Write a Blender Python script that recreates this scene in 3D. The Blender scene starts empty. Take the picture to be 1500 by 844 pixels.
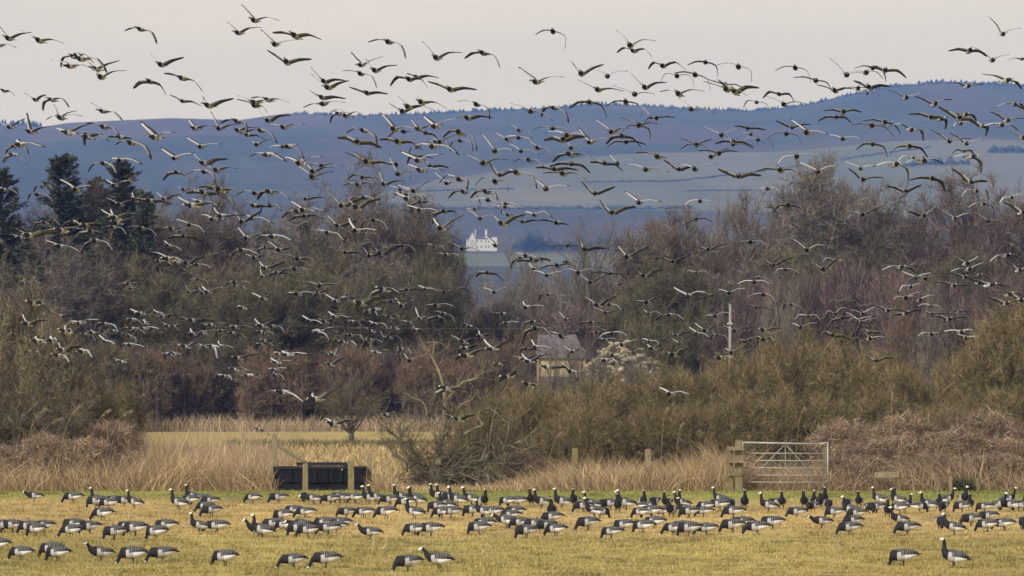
import bpy, math, random
import numpy as np
from mathutils import Vector, Matrix

# ---------------------------------------------------------------- camera, sky, sun, exposure
SC = bpy.context.scene
COL = SC.collection
F = 10000.0            # focal length in photo pixels (240 mm on a 36 mm frame, 1500 px wide)
HC = 3.3               # camera height, a raised hide
ROWH = 555.0           # photo row of the horizon

cam_d = bpy.data.cameras.new('camera')
cam = bpy.data.objects.new('camera', cam_d)
COL.objects.link(cam)
cam.location = (0, 0, HC)
cam.rotation_euler = (math.radians(90), 0, 0)
cam_d.sensor_width = 36.0
cam_d.lens = 240.0
cam_d.shift_y = (ROWH - 422.0) / 1500.0
cam_d.clip_start = 1.0
cam_d.clip_end = 20000.0
cam_d.dof.use_dof = True
cam_d.dof.focus_distance = 205.0
cam_d.dof.aperture_fstop = 7.5
SC.camera = cam

SUN_EL, SUN_AZ = 30.0, 212.0      # azimuth clockwise from +Y: behind the camera, on its left
world = bpy.data.worlds.new('World')
SC.world = world
world.use_nodes = True
wn = world.node_tree.nodes
wl = world.node_tree.links
wn.clear()
w_out = wn.new('ShaderNodeOutputWorld')
w_bg = wn.new('ShaderNodeBackground')
w_sky = wn.new('ShaderNodeTexSky')
w_sky.sky_type = 'NISHITA'
w_sky.sun_disc = False
w_sky.sun_elevation = math.radians(SUN_EL)
w_sky.sun_rotation = math.radians(SUN_AZ)
w_sky.dust_density = 4.0
w_sky.air_density = 1.0
w_hs = wn.new('ShaderNodeHueSaturation')
w_hs.inputs['Saturation'].default_value = 0.10
w_mix = wn.new('ShaderNodeMixRGB')
w_mix.blend_type = 'MIX'
w_mix.inputs[0].default_value = 0.72
w_tc = wn.new('ShaderNodeTexCoord')
w_map = wn.new('ShaderNodeMapping')
w_map.inputs['Scale'].default_value = (3.0, 3.0, 22.0)
w_noise = wn.new('ShaderNodeTexNoise')
w_noise.inputs['Scale'].default_value = 2.2
w_noise.inputs['Detail'].default_value = 4.0
w_ramp = wn.new('ShaderNodeValToRGB')
w_ramp.color_ramp.elements[0].position = 0.30
w_ramp.color_ramp.elements[1].position = 0.70
w_ramp.color_ramp.elements[0].color = (6.55, 6.2, 5.95, 1)
w_ramp.color_ramp.elements[1].color = (7.6, 6.9, 6.4, 1)
wl.new(w_tc.outputs['Generated'], w_map.inputs['Vector'])
wl.new(w_map.outputs['Vector'], w_noise.inputs['Vector'])
wl.new(w_noise.outputs['Fac'], w_ramp.inputs['Fac'])
wl.new(w_sky.outputs['Color'], w_hs.inputs['Color'])
wl.new(w_hs.outputs['Color'], w_mix.inputs[1])
wl.new(w_ramp.outputs['Color'], w_mix.inputs[2])
wl.new(w_mix.outputs['Color'], w_bg.inputs['Color'])
w_bg.inputs['Strength'].default_value = 0.1
wl.new(w_bg.outputs['Background'], w_out.inputs['Surface'])

sun_d = bpy.data.lights.new('sun', 'SUN')
sun_d.energy = 2.7
sun_d.angle = math.radians(12)
sun_d.color = (1.0, 0.95, 0.88)
sun = bpy.data.objects.new('sun', sun_d)
COL.objects.link(sun)
az, el = math.radians(SUN_AZ), math.radians(SUN_EL)
to_sun = Vector((math.sin(az) * math.cos(el), math.cos(az) * math.cos(el), math.sin(el)))
sun.rotation_euler = to_sun.to_track_quat('Z', 'Y').to_euler()

SC.view_settings.view_transform = 'Standard'
SC.view_settings.look = 'None'
SC.view_settings.exposure = 0.31
SC.view_settings.gamma = 1.0
SC.view_settings.use_curve_mapping = False
SC.render.engine = 'CYCLES'
SC.cycles.use_denoising = True
SC.cycles.max_bounces = 5
SC.cycles.diffuse_bounces = 3
SC.cycles.volume_bounces = 1
SC.cycles.transparent_max_bounces = 4

RNG = random.Random(7)
NR = np.random.default_rng(11)


def P(px, row, d):
    """Point at distance d behind the photo pixel (px, row)."""
    return Vector(((px - 750.0) / F * d, d, HC + (ROWH - row) / F * d))


def ground_d(row):
    return HC * F / (row - ROWH)


# ---------------------------------------------------------------- helpers
def tag(o, label=None, cat=None, group=None, kind=None):
    if label: o['label'] = label
    if cat: o['category'] = cat
    if group: o['group'] = group
    if kind: o['kind'] = kind
    return o


def link(name, me, parent=None, loc=None):
    o = bpy.data.objects.new(name, me)
    COL.objects.link(o)
    if parent is not None:
        o.parent = parent
    if loc is not None:
        o.location = loc
    return o


def empty(name, loc, rz=0.0):
    o = bpy.data.objects.new(name, None)
    COL.objects.link(o)
    o.location = loc
    o.rotation_euler = (0, 0, rz)
    o.empty_display_size = 0.3
    return o


def mat(name, rough=0.9, spec=0.2):
    m = bpy.data.materials.new(name)
    m.use_nodes = True
    b = m.node_tree.nodes['Principled BSDF']
    b.inputs['Roughness'].default_value = rough
    b.inputs['Specular IOR Level'].default_value = spec
    return m, m.node_tree.nodes, m.node_tree.links, b


def noise_mat(name, stops, scale, detail=5.0, coord='Object', rough=0.9, spec=0.2, bump=0.0, bscale=None,
              rand=0.0, metallic=0.0, stretch=(1, 1, 1)):
    """Colour ramp over noise; rand shifts the brightness per object."""
    m, n, l, b = mat(name, rough, spec)
    b.inputs['Metallic'].default_value = metallic
    tc = n.new('ShaderNodeTexCoord')
    mp = n.new('ShaderNodeMapping')
    mp.inputs['Scale'].default_value = stretch
    if coord == 'World':
        g = n.new('ShaderNodeNewGeometry')
        l.new(g.outputs['Position'], mp.inputs['Vector'])
    else:
        l.new(tc.outputs[coord], mp.inputs['Vector'])
    nz = n.new('ShaderNodeTexNoise')
    nz.inputs['Scale'].default_value = scale
    nz.inputs['Detail'].default_value = detail
    nz.inputs['Roughness'].default_value = 0.65
    l.new(mp.outputs['Vector'], nz.inputs['Vector'])
    rp = n.new('ShaderNodeValToRGB')
    cr = rp.color_ramp
    while len(cr.elements) < len(stops):
        cr.elements.new(0.5)
    for e, (p, c) in zip(cr.elements, stops):
        e.position = p
        e.color = (*c, 1)
    l.new(nz.outputs['Fac'], rp.inputs['Fac'])
    out = rp.outputs['Color']
    if rand:
        oi = n.new('ShaderNodeObjectInfo')
        mr = n.new('ShaderNodeMapRange')
        mr.inputs['To Min'].default_value = 1 - rand
        mr.inputs['To Max'].default_value = 1 + rand
        l.new(oi.outputs['Random'], mr.inputs['Value'])
        hs = n.new('ShaderNodeHueSaturation')
        l.new(mr.outputs['Result'], hs.inputs['Value'])
        l.new(out, hs.inputs['Color'])
        out = hs.outputs['Color']
    l.new(out, b.inputs['Base Color'])
    if bump:
        bz = n.new('ShaderNodeTexNoise')
        bz.inputs['Scale'].default_value = bscale or scale * 4
        bz.inputs['Detail'].default_value = 4
        l.new(mp.outputs['Vector'], bz.inputs['Vector'])
        bp = n.new('ShaderNodeBump')
        bp.inputs['Strength'].default_value = bump
        l.new(bz.outputs['Fac'], bp.inputs['Height'])
        l.new(bp.outputs['Normal'], b.inputs['Normal'])
    return m


def vcol_mat(name, attr='Col', rough=0.9, spec=0.15, nscale=0.0, namount=0.25, trans=0.0):
    m, n, l, b = mat(name, rough, spec)
    a = n.new('ShaderNodeAttribute')
    a.attribute_name = attr
    out = a.outputs['Color']
    if nscale:
        g = n.new('ShaderNodeNewGeometry')
        nz = n.new('ShaderNodeTexNoise')
        nz.inputs['Scale'].default_value = nscale
        nz.inputs['Detail'].default_value = 6
        l.new(g.outputs['Position'], nz.inputs['Vector'])
        mr = n.new('ShaderNodeMapRange')
        mr.inputs['From Min'].default_value = 0.3
        mr.inputs['From Max'].default_value = 0.7
        mr.inputs['To Min'].default_value = 1 - namount
        mr.inputs['To Max'].default_value = 1 + namount
        l.new(nz.outputs['Fac'], mr.inputs['Value'])
        hs = n.new('ShaderNodeHueSaturation')
        l.new(mr.outputs['Result'], hs.inputs['Value'])
        l.new(out, hs.inputs['Color'])
        out = hs.outputs['Color']
    l.new(out, b.inputs['Base Color'])
    return m


class MB:
    """Collects polygons with a material index each, and builds one mesh."""
    def __init__(self):
        self.v, self.f, self.m = [], [], []

    def add(self, verts, faces, mi=0):
        o = len(self.v)
        self.v.extend([tuple(p) for p in verts])
        for k, f in enumerate(faces):
            self.f.append(tuple(o + i for i in f))
            self.m.append(mi if isinstance(mi, int) else mi[k])

    def box(self, c, s, mi=0, rot=None, taper=1.0):
        hx, hy, hz = s[0] / 2, s[1] / 2, s[2] / 2
        vs = []
        for z in (-1, 1):
            t = taper if z > 0 else 1.0
            for x, y in ((-1, -1), (1, -1), (1, 1), (-1, 1)):
                p = Vector((x * hx * t, y * hy * t, z * hz))
                if rot is not None:
                    p = rot @ p
                vs.append(p + Vector(c))
        self.add(vs, [(3, 2, 1, 0), (4, 5, 6, 7), (0, 1, 5, 4), (1, 2, 6, 5), (2, 3, 7, 6), (3, 0, 4, 7)], mi)

    def tube(self, pts, radii, n=6, mi=0, cap=True):
        pts = [Vector(p) for p in pts]
        rings = []
        ref = Vector((0.31, 0.87, 0.21)).normalized()
        for i, p in enumerate(pts):
            a = pts[max(i - 1, 0)]
            b = pts[min(i + 1, len(pts) - 1)]
            t = (b - a)
            t = t.normalized() if t.length > 1e-9 else Vector((0, 0, 1))
            u = t.cross(ref)
            u = u.normalized() if u.length > 1e-4 else t.orthogonal().normalized()
            w = t.cross(u)
            rings.append([p + (u * math.cos(2 * math.pi * k / n) + w * math.sin(2 * math.pi * k / n)) * radii[i]
                          for k in range(n)])
        vs = [v for r in rings for v in r]
        fs = []
        for i in range(len(pts) - 1):
            for k in range(n):
                k2 = (k + 1) % n
                fs.append((i * n + k, i * n + k2, (i + 1) * n + k2, (i + 1) * n + k))
        if cap:
            fs.append(tuple(range(n - 1, -1, -1)))
            fs.append(tuple((len(pts) - 1) * n + k for k in range(n)))
        self.add(vs, fs, mi)

    def mesh(self, name, mats, smooth=False):
        me = bpy.data.meshes.new(name)
        me.from_pydata(self.v, [], self.f)
        for m in mats:
            me.materials.append(m)
        me.polygons.foreach_set('material_index', self.m)
        if smooth:
            me.polygons.foreach_set('use_smooth', [True] * len(self.f))
        me.update()
        return me

    def build(self, name, mats, parent=None, loc=None, smooth=False):
        return link(name, self.mesh(name, mats if isinstance(mats, (list, tuple)) else [mats], smooth), parent, loc)


def np_mesh(name, verts, tris, m, cols=None):
    """Mesh from numpy arrays of triangles; cols is a colour per vertex."""
    me = bpy.data.meshes.new(name)
    nv, nt = len(verts), len(tris)
    me.vertices.add(nv)
    me.vertices.foreach_set('co', np.asarray(verts, dtype=np.float32).ravel())
    me.loops.add(nt * 3)
    me.loops.foreach_set('vertex_index', np.asarray(tris, dtype=np.int32).ravel())
    me.polygons.add(nt)
    me.polygons.foreach_set('loop_start', np.arange(0, nt * 3, 3, dtype=np.int32))
    if cols is not None:
        a = me.color_attributes.new('Col', 'FLOAT_COLOR', 'POINT')
        c = np.ones((nv, 4), dtype=np.float32)
        c[:, :3] = cols
        a.data.foreach_set('color', c.ravel())
    me.materials.append(m)
    me.update(calc_edges=True)
    return me


def blades(base, direc, length, width, bend, cols=None, seg=2):
    """Thin grass-like strips: base (n,3), direc (n,3) unit, bend (n,3) tip displacement."""
    n = len(base)
    side = np.cross(direc, NR.normal(size=(n, 3)))
    side /= np.linalg.norm(side, axis=1)[:, None] + 1e-9
    L, W = length[:, None], width[:, None]
    if seg == 1:
        v = np.stack([base - side * W / 2, base + side * W / 2, base + direc * L + bend], 1)
        t = np.arange(3 * n).reshape(n, 3)
        return v.reshape(-1, 3), t, (np.repeat(cols, 3, 0) if cols is not None else None)
    mid = base + direc * L * 0.55 + bend * 0.28
    tip = base + direc * L + bend
    v = np.stack([base - side * W / 2, base + side * W / 2, mid - side * W * 0.38, mid + side * W * 0.38, tip], 1)
    o = (np.arange(n) * 5)[:, None]
    t = np.concatenate([o + np.array([[0, 1, 3]]), o + np.array([[0, 3, 2]]), o + np.array([[2, 3, 4]])], 0)
    return v.reshape(-1, 3), t, (np.repeat(cols, 5, 0) if cols is not None else None)


def unit(a):
    return a / (np.linalg.norm(a, axis=-1, keepdims=True) + 1e-9)


def vnoise(x, y, seed=0, oct=4):
    """Cheap smooth value noise on arrays, about 0..1."""
    r = np.random.default_rng(seed)
    tab = r.random((64, 64))
    tot = np.zeros_like(np.asarray(x, dtype=float))
    amp, s, fr = 0.5, 0.0, 1.0
    for k in range(oct):
        xs, ys = np.asarray(x) * fr + 13.7 * k, np.asarray(y) * fr + 5.1 * k
        xi, yi = np.floor(xs).astype(int), np.floor(ys).astype(int)
        fx, fy = xs - xi, ys - yi
        fx, fy = fx * fx * (3 - 2 * fx), fy * fy * (3 - 2 * fy)
        a = tab[xi % 64, yi % 64]; b = tab[(xi + 1) % 64, yi % 64]
        c = tab[xi % 64, (yi + 1) % 64]; d = tab[(xi + 1) % 64, (yi + 1) % 64]
        tot += amp * ((a * (1 - fx) + b * fx) * (1 - fy) + (c * (1 - fx) + d * fx) * fy)
        s += amp
        amp *= 0.5; fr *= 2.1
    return tot / s


# ---------------------------------------------------------------- materials
M = {}
M['soil'] = noise_mat('leaf_litter', [(0.3, (0.07, 0.055, 0.035)), (0.7, (0.15, 0.12, 0.07))], 0.6, coord='World', bump=0.4)
M['grass'] = vcol_mat('short_grass', nscale=0.9, namount=0.22)
M['blade'] = vcol_mat('grass_blades', nscale=0)
M['far_field'] = noise_mat('far_pasture', [(0.3, (0.29, 0.228, 0.08)), (0.7, (0.40, 0.31, 0.125))], 0.12, coord='World', stretch=(1, 0.3, 1))
M['hill'] = vcol_mat('hill_cover', nscale=0.012, namount=0.18)
M['far_wood'] = noise_mat('far_conifers', [(0.3, (0.03, 0.042, 0.03)), (0.7, (0.05, 0.06, 0.04))], 0.05, coord='World')
M['bark'] = noise_mat('grey_bark', [(0.3, (0.075, 0.062, 0.048)), (0.7, (0.15, 0.13, 0.105))], 3.0, bump=0.5, rand=0.15)
M['bark_green'] = noise_mat('mossy_bark', [(0.3, (0.085, 0.07, 0.046)), (0.52, (0.18, 0.153, 0.098)), (0.75, (0.30, 0.26, 0.185))], 4.0, bump=0.6)
def twig(name, c0, c1, c2, scale=0.5):
    c0, c1, c2 = ([q * 1.1 for q in c] for c in (c0, c1, c2))
    m = noise_mat(name, [(0.30, c0), (0.5, c1), (0.72, c2)], scale, detail=6, rand=0.16)
    n, l = m.node_tree.nodes, m.node_tree.links
    b = n['Principled BSDF']
    src = b.inputs['Base Color'].links[0].from_socket
    a = n.new('ShaderNodeAttribute')
    a.attribute_name = 'Col'
    mx = n.new('ShaderNodeMixRGB')
    mx.blend_type = 'MULTIPLY'
    mx.inputs[0].default_value = 1.0
    l.new(src, mx.inputs[1])
    l.new(a.outputs['Color'], mx.inputs[2])
    l.new(mx.outputs['Color'], b.inputs['Base Color'])
    return m
M['tw_brown'] = twig('brown_twigs', (0.060, 0.046, 0.034), (0.098, 0.077, 0.058), (0.15, 0.118, 0.088))
M['tw_olive'] = twig('olive_twigs', (0.050, 0.047, 0.026), (0.088, 0.078, 0.042), (0.135, 0.11, 0.065))
M['tw_grey'] = twig('grey_twigs', (0.072, 0.062, 0.05), (0.118, 0.1, 0.082), (0.18, 0.155, 0.128))
M['tw_purple'] = twig('purple_twigs', (0.070, 0.05, 0.046), (0.108, 0.078, 0.070), (0.16, 0.12, 0.106))
M['tw_red'] = twig('russet_twigs', (0.075, 0.053, 0.035), (0.118, 0.083, 0.054), (0.17, 0.125, 0.082))
M['tw_hedge'] = twig('hedge_twigs', (0.068, 0.055, 0.026), (0.128, 0.102, 0.05), (0.225, 0.172, 0.095), 0.9)
M['tw_thorn'] = twig('thorn_twigs', (0.06, 0.047, 0.03), (0.125, 0.1, 0.062), (0.25, 0.205, 0.14), 0.8)
M['tw_bramble'] = twig('bramble_stems', (0.10, 0.068, 0.045), (0.19, 0.135, 0.09), (0.35, 0.265, 0.18), 1.2)
M['needle'] = twig('conifer_needles', (0.022, 0.028, 0.017), (0.04, 0.046, 0.028), (0.065, 0.068, 0.042), 0.8)
M['straw'] = vcol_mat('dry_grass_blades')
M['wood_old'] = noise_mat('weathered_wood', [(0.3, (0.13, 0.10, 0.06)), (0.55, (0.23, 0.185, 0.115)), (0.8, (0.34, 0.285, 0.19))], 5.0, bump=0.5, rand=0.15, stretch=(6, 6, 1))
M['wood_green'] = noise_mat('algae_wood', [(0.3, (0.11, 0.095, 0.045)), (0.55, (0.2, 0.17, 0.085)), (0.8, (0.3, 0.255, 0.15))], 5.0, bump=0.5, rand=0.15, stretch=(5, 5, 1))
M['steel'] = noise_mat('galvanised_steel', [(0.3, (0.28, 0.265, 0.245)), (0.7, (0.43, 0.415, 0.395))], 6.0, rough=0.6, spec=0.4, metallic=0.2)
M['plastic'] = noise_mat('black_plastic', [(0.3, (0.005, 0.006, 0.007)), (0.7, (0.010, 0.011, 0.013))], 3.0, rough=0.65, spec=0.15)
M['plastic_rim'] = noise_mat('black_plastic_worn', [(0.3, (0.010, 0.011, 0.013)), (0.7, (0.022, 0.024, 0.028))], 4.0, rough=0.6, spec=0.2)
M['white_wall'] = noise_mat('white_harling', [(0.3, (0.36, 0.36, 0.36)), (0.7, (0.46, 0.46, 0.46))], 0.4)
M['slate'] = noise_mat('slate', [(0.3, (0.065, 0.056, 0.06)), (0.7, (0.15, 0.132, 0.142))], 3.5, bump=0.4)
M['glass_dark'] = noise_mat('dark_pane', [(0.3, (0.05, 0.055, 0.065)), (0.7, (0.08, 0.085, 0.1))], 1.0, rough=0.2, spec=0.5)
M['thatch'] = noise_mat('straw_bale_wall', [(0.3, (0.30, 0.24, 0.145)), (0.7, (0.52, 0.43, 0.28))], 3.0, bump=0.6, stretch=(5, 5, 1))
M['stone'] = noise_mat('pale_stone', [(0.3, (0.24, 0.205, 0.14)), (0.7, (0.46, 0.40, 0.29))], 2.0, bump=0.5, rand=0.2)
M['pole'] = noise_mat('grey_pole', [(0.3, (0.19, 0.175, 0.155)), (0.7, (0.29, 0.27, 0.24))], 3.0, stretch=(5, 5, 1))
# goose feathers
M['g_black'] = noise_mat('black_feathers', [(0.3, (0.010, 0.0095, 0.010)), (0.7, (0.022, 0.02, 0.021))], 25, rough=0.7)
M['g_white'] = noise_mat('cream_face', [(0.3, (0.62, 0.58, 0.46)), (0.7, (0.78, 0.74, 0.62))], 25)
M['g_flank'] = noise_mat('pale_flank', [(0.3, (0.32, 0.305, 0.29)), (0.7, (0.45, 0.43, 0.415))], 18)
M['g_vent'] = noise_mat('white_vent', [(0.3, (0.66, 0.65, 0.62)), (0.7, (0.8, 0.79, 0.77))], 18)
M['g_leg'] = noise_mat('black_leg', [(0.3, (0.014, 0.013, 0.012)), (0.7, (0.03, 0.027, 0.025))], 30)
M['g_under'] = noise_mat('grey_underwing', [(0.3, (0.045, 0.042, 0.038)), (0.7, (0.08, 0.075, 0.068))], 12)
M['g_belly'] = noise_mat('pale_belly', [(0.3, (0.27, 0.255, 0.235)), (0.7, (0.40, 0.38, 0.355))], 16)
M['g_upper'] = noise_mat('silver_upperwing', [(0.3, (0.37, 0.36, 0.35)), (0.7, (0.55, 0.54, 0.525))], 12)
M['g_quill'] = noise_mat('dark_quills', [(0.3, (0.022, 0.021, 0.02)), (0.7, (0.045, 0.042, 0.04))], 14)


def barred_mat():
    m, n, l, b = mat('barred_back', 0.8)
    tc = n.new('ShaderNodeTexCoord')
    w = n.new('ShaderNodeTexWave')
    w.inputs['Scale'].default_value = 9.0
    w.inputs['Distortion'].default_value = 4.5
    w.inputs['Detail'].default_value = 3.0
    l.new(tc.outputs['Object'], w.inputs['Vector'])
    r = n.new('ShaderNodeValToRGB')
    r.color_ramp.elements[0].position = 0.35
    r.color_ramp.elements[0].color = (0.016, 0.015, 0.016, 1)
    r.color_ramp.elements[1].position = 0.72
    r.color_ramp.elements[1].color = (0.155, 0.152, 0.148, 1)
    l.new(w.outputs['Fac'], r.inputs['Fac'])
    l.new(r.outputs['Color'], b.inputs['Base Color'])
    return m
M['g_back'] = barred_mat()

# ---------------------------------------------------------------- ground sheets
def sheet(name, x0, x1, y0, y1, z, m, nx=2, ny=2, zf=None, cf=None):
    xs, ys = np.linspace(x0, x1, nx), np.linspace(y0, y1, ny)
    X, Y = np.meshgrid(xs, ys)
    Z = np.full_like(X, z) + (zf(X, Y) if zf else 0)
    v = np.stack([X, Y, Z], -1).reshape(-1, 3)
    i = np.arange(nx * ny).reshape(ny, nx)
    a, b, c, d = i[:-1, :-1].ravel(), i[:-1, 1:].ravel(), i[1:, 1:].ravel(), i[1:, :-1].ravel()
    t = np.concatenate([np.stack([a, b, c], 1), np.stack([a, c, d], 1)])
    me = np_mesh(name, v, t, m, cf(v[:, 0], v[:, 1]) if cf else None)
    o = link(name, me)
    tag(o, kind='structure')
    return o


def grass_colour(x, y):
    """Natural colour of the sward: green by the fence, ochre mid-field, olive near."""
    n1 = vnoise(x * 0.16, y * 0.035, 3)
    n2 = vnoise(x * 0.7, y * 0.13, 5)
    row = ROWH + HC * F / np.maximum(y, 60) + (n1 - 0.5) * 26
    ochre = np.array([0.43, 0.318, 0.13])
    olive = np.array([0.328, 0.268, 0.09])
    green = np.array([0.23, 0.235, 0.06])
    wg = np.clip((741 - row) / 11, 0, 1)[:, None]
    wo = np.clip((row - 777) / 18, 0, 1)[:, None]
    c = ochre * (1 - wg) + green * wg
    c = c * (1 - wo) + olive * wo
    c = c * (0.66 + 0.68 * n2)[:, None]
    y2 = np.clip((n1 - 0.45) * 2.2, 0, 1)[:, None]
    return c * (1 - 0.35 * y2) + np.array([0.42, 0.30, 0.11]) * 0.35 * y2


sheet('ground', -1650, 1650, -30, 2050, -0.03, M['soil'])
sheet('pasture', -60, 60, -25, 207, 0.0, M['grass'], 121, 233,
      zf=lambda X, Y: 0.018 * (vnoise(X * 0.8, Y * 0.4, 2) - 0.5), cf=grass_colour)
sheet('far_field', -90, 90, 336, 436, 0.0, M['far_field'], 61, 51,
      zf=lambda X, Y: 0.06 * (vnoise(X * 0.1, Y * 0.05, 9) - 0.5))

# the wooded and farmed hill across the valley
CX = np.array([-800, 0, 40, 62, 100, 250, 350, 420, 520, 600, 700, 800, 870, 950, 1020, 1100, 1150, 1200, 1250, 1300, 1380, 1500, 2300.])
CR = np.array([190, 181, 182, 186, 180, 173, 176, 166, 169, 167, 162, 159, 152, 155, 160, 162, 158, 149, 137, 127, 119, 124, 150.])


def hill_z(X, Y):
    px = X / Y * F + 750
    crest = np.interp(px, CX, CR)
    k = (560 - crest) / 400.0
    prof_y = np.array([1950, 2600, 3300, 4000, 4300, 4800, 5500, 6200, 7000, 7600, 8200])
    prof_r = np.array([560, 425, 392, 368, 345, 296, 226, 192, 160, 175, 215])
    row = np.interp(Y, prof_y, prof_r)
    w = np.clip((Y - 4800) / 2200, 0, 1)
    row = row + w * (crest - 160)
    return HC + (ROWH - row) / F * Y


def hill_colour(x, y):
    px = x / y * F + 750
    forest = np.array([0.030, 0.042, 0.028])
    field = np.array([0.08, 0.098, 0.05])
    pale = np.array([0.12, 0.118, 0.08])
    moor = np.array([0.058, 0.049, 0.04])
    n1 = vnoise(x * 0.006, y * 0.0025, 21)
    n2 = vnoise(x * 0.02, y * 0.004, 23)
    c = forest[None] * (0.55 + 0.9 * n2)[:, None]
    n3 = vnoise(x * 0.009 + 40, y * 0.0032 + 7, 27)
    larch = np.array([0.06, 0.05, 0.042])
    wl_ = np.clip((n3 - 0.46) * 6, 0, 1)[:, None] * 0.75
    c = c * (1 - wl_) + larch * wl_
    # fields: upper edge climbs with x
    up = np.interp(px, [560, 640, 850, 1000, 1250, 1500], [4950, 5130, 5430, 5540, 5600, 5640]) + (n1 - 0.5) * 60
    lo = np.interp(px, [560, 700, 900, 1100, 1500], [4800, 4700, 4700, 4640, 4600]) + (n2 - 0.5) * 50
    f = ((y < up) & (y > lo) & (px > 540))
    tone = (np.floor(px / 190 + y / 900) % 2)
    c[f] = (field + (pale - field) * np.clip(tone * 0.5 + n1 * 0.5, 0, 1)[:, None])[f]
    f2 = (y > 3350) & (y < 3900) & (px > 560)
    c[f2] = (field * 0.9 + 0.03 * n1[:, None])[f2]
    mo = (y > np.interp(px, [0, 250, 420, 520], [6150, 6250, 6350, 6900])) & (px > 40) & (px < 520)
    c[mo] = (moor * (0.7 + 0.7 * n1)[:, None])[mo]
    f3 = (np.abs(px - 375) < 22) & (np.abs(y - 5330 + (px - 375) * 6) < 70)
    c[f3] = forest * 1.5
    return c


sheet('hills', -1600, 1600, 1990, 8100, 0, M['hill'], 401, 401, zf=hill_z, cf=hill_colour)


def hz(x, y):
    return float(hill_z(np.array([x]), np.array([y]))[0])


# conifers along the skyline and hedgerow trees between the far fields: too many and too far to count
def far_cones(name, pts, label, cat):
    vs, ts = [], []
    for (x, y, h, w) in pts:
        z = hz(x, y) - 0.5
        o = len(vs)
        k = 6
        for lvl, (r, zz) in enumerate(((1.0, 0.0), (0.62, 0.42), (0.72, 0.40), (0.0, 1.0))):
            for a in range(k):
                th = 2 * math.pi * a / k + o
                vs.append((x + math.cos(th) * w * r, y + math.sin(th) * w * r, z + h * zz))
        for lvl in range(3):
            for a in range(k):
                b = (a + 1) % k
                p, q = o + lvl * k, o + (lvl + 1) * k
                ts.append((p + a, p + b, q + b)); ts.append((p + a, q + b, q + a))
    o = link(name, np_mesh(name, np.array(vs), np.array(ts), M['far_wood']))
    tag(o, label, cat, kind='stuff')


pts = []
for i in range(900):
    px = RNG.uniform(430, 1560) if i < 780 else RNG.uniform(-80, 62)
    if px < 640 and px > 430 and RNG.random() < 0.35: continue
    y = RNG.uniform(6940, 7040)
    h = RNG.uniform(1.2, 4.6) * (1.5 if px < 62 else 1.0)
    pts.append(((px - 750) / F * y, y, h, RNG.uniform(1.0, 2.2)))
far_cones('skyline_conifers', pts, 'tiny dark conifers fringing the skyline of the blue hills', 'conifers')

pts = []
def hedge_line(p0, p1, n, h0=3, h1=6):
    for i in range(n):
        t = RNG.random()
        px = p0[0] + (p1[0] - p0[0]) * t
        y = p0[1] + (p1[1] - p0[1]) * t + RNG.uniform(-6, 6)
        pts.append(((px - 750) / F * y, y, RNG.uniform(h0, h1) * (.5 if h1 < 8 else .8), RNG.uniform(3.0, 6.5)))
hedge_line((640, 4690), (1010, 4700), 110, 3, 7)
hedge_line((860, 5080), (985, 5100), 50, 2.5, 4)
hedge_line((985, 5100), (1175, 5320), 60, 2.5, 4)
hedge_line((1175, 5320), (1360, 5480), 60, 2.5, 4)
hedge_line((600, 4960), (760, 4990), 40, 2.5, 4)
hedge_line((1000, 4960), (1100, 4970), 40, 2, 3.5)
hedge_line((1330, 5250), (1420, 5270), 12, 4, 9)
hedge_line((1450, 5420), (1540, 5420), 30, 5, 9)
hedge_line((760, 3960), (790, 3990), 25, 8, 19)
hedge_line((640, 4100), (690, 4110), 20, 5, 10)
hedge_line((800, 4000), (960, 4050), 60, 5, 12)
far_cones('far_hedgerow_trees', pts, 'dark hedgerows and tree belts dividing the fields on the far hillside', 'hedgerows')

# haze in the valley air
hb = MB()
hb.box((0, 4100, 160), (3700, 8400, 326))
hz_m = bpy.data.materials.new('valley_haze')
hz_m.use_nodes = True
hz_m.node_tree.nodes.clear()
ho = hz_m.node_tree.nodes.new('ShaderNodeOutputMaterial')
hv = hz_m.node_tree.nodes.new('ShaderNodeVolumePrincipled')
hv.inputs['Color'].default_value = (0.165, 0.335, 1.0, 1)
hv.inputs['Absorption Color'].default_value = (1, 1, 1, 1)
hv.inputs['Density'].default_value = 8.2e-5
hv.inputs['Anisotropy'].default_value = 0.0
hz_m.node_tree.links.new(hv.outputs['Volume'], ho.inputs['Volume'])
haze = hb.build('haze', hz_m)
tag(haze, 'thin blue haze hanging in the valley air before the hills', 'haze', kind='stuff')

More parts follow.
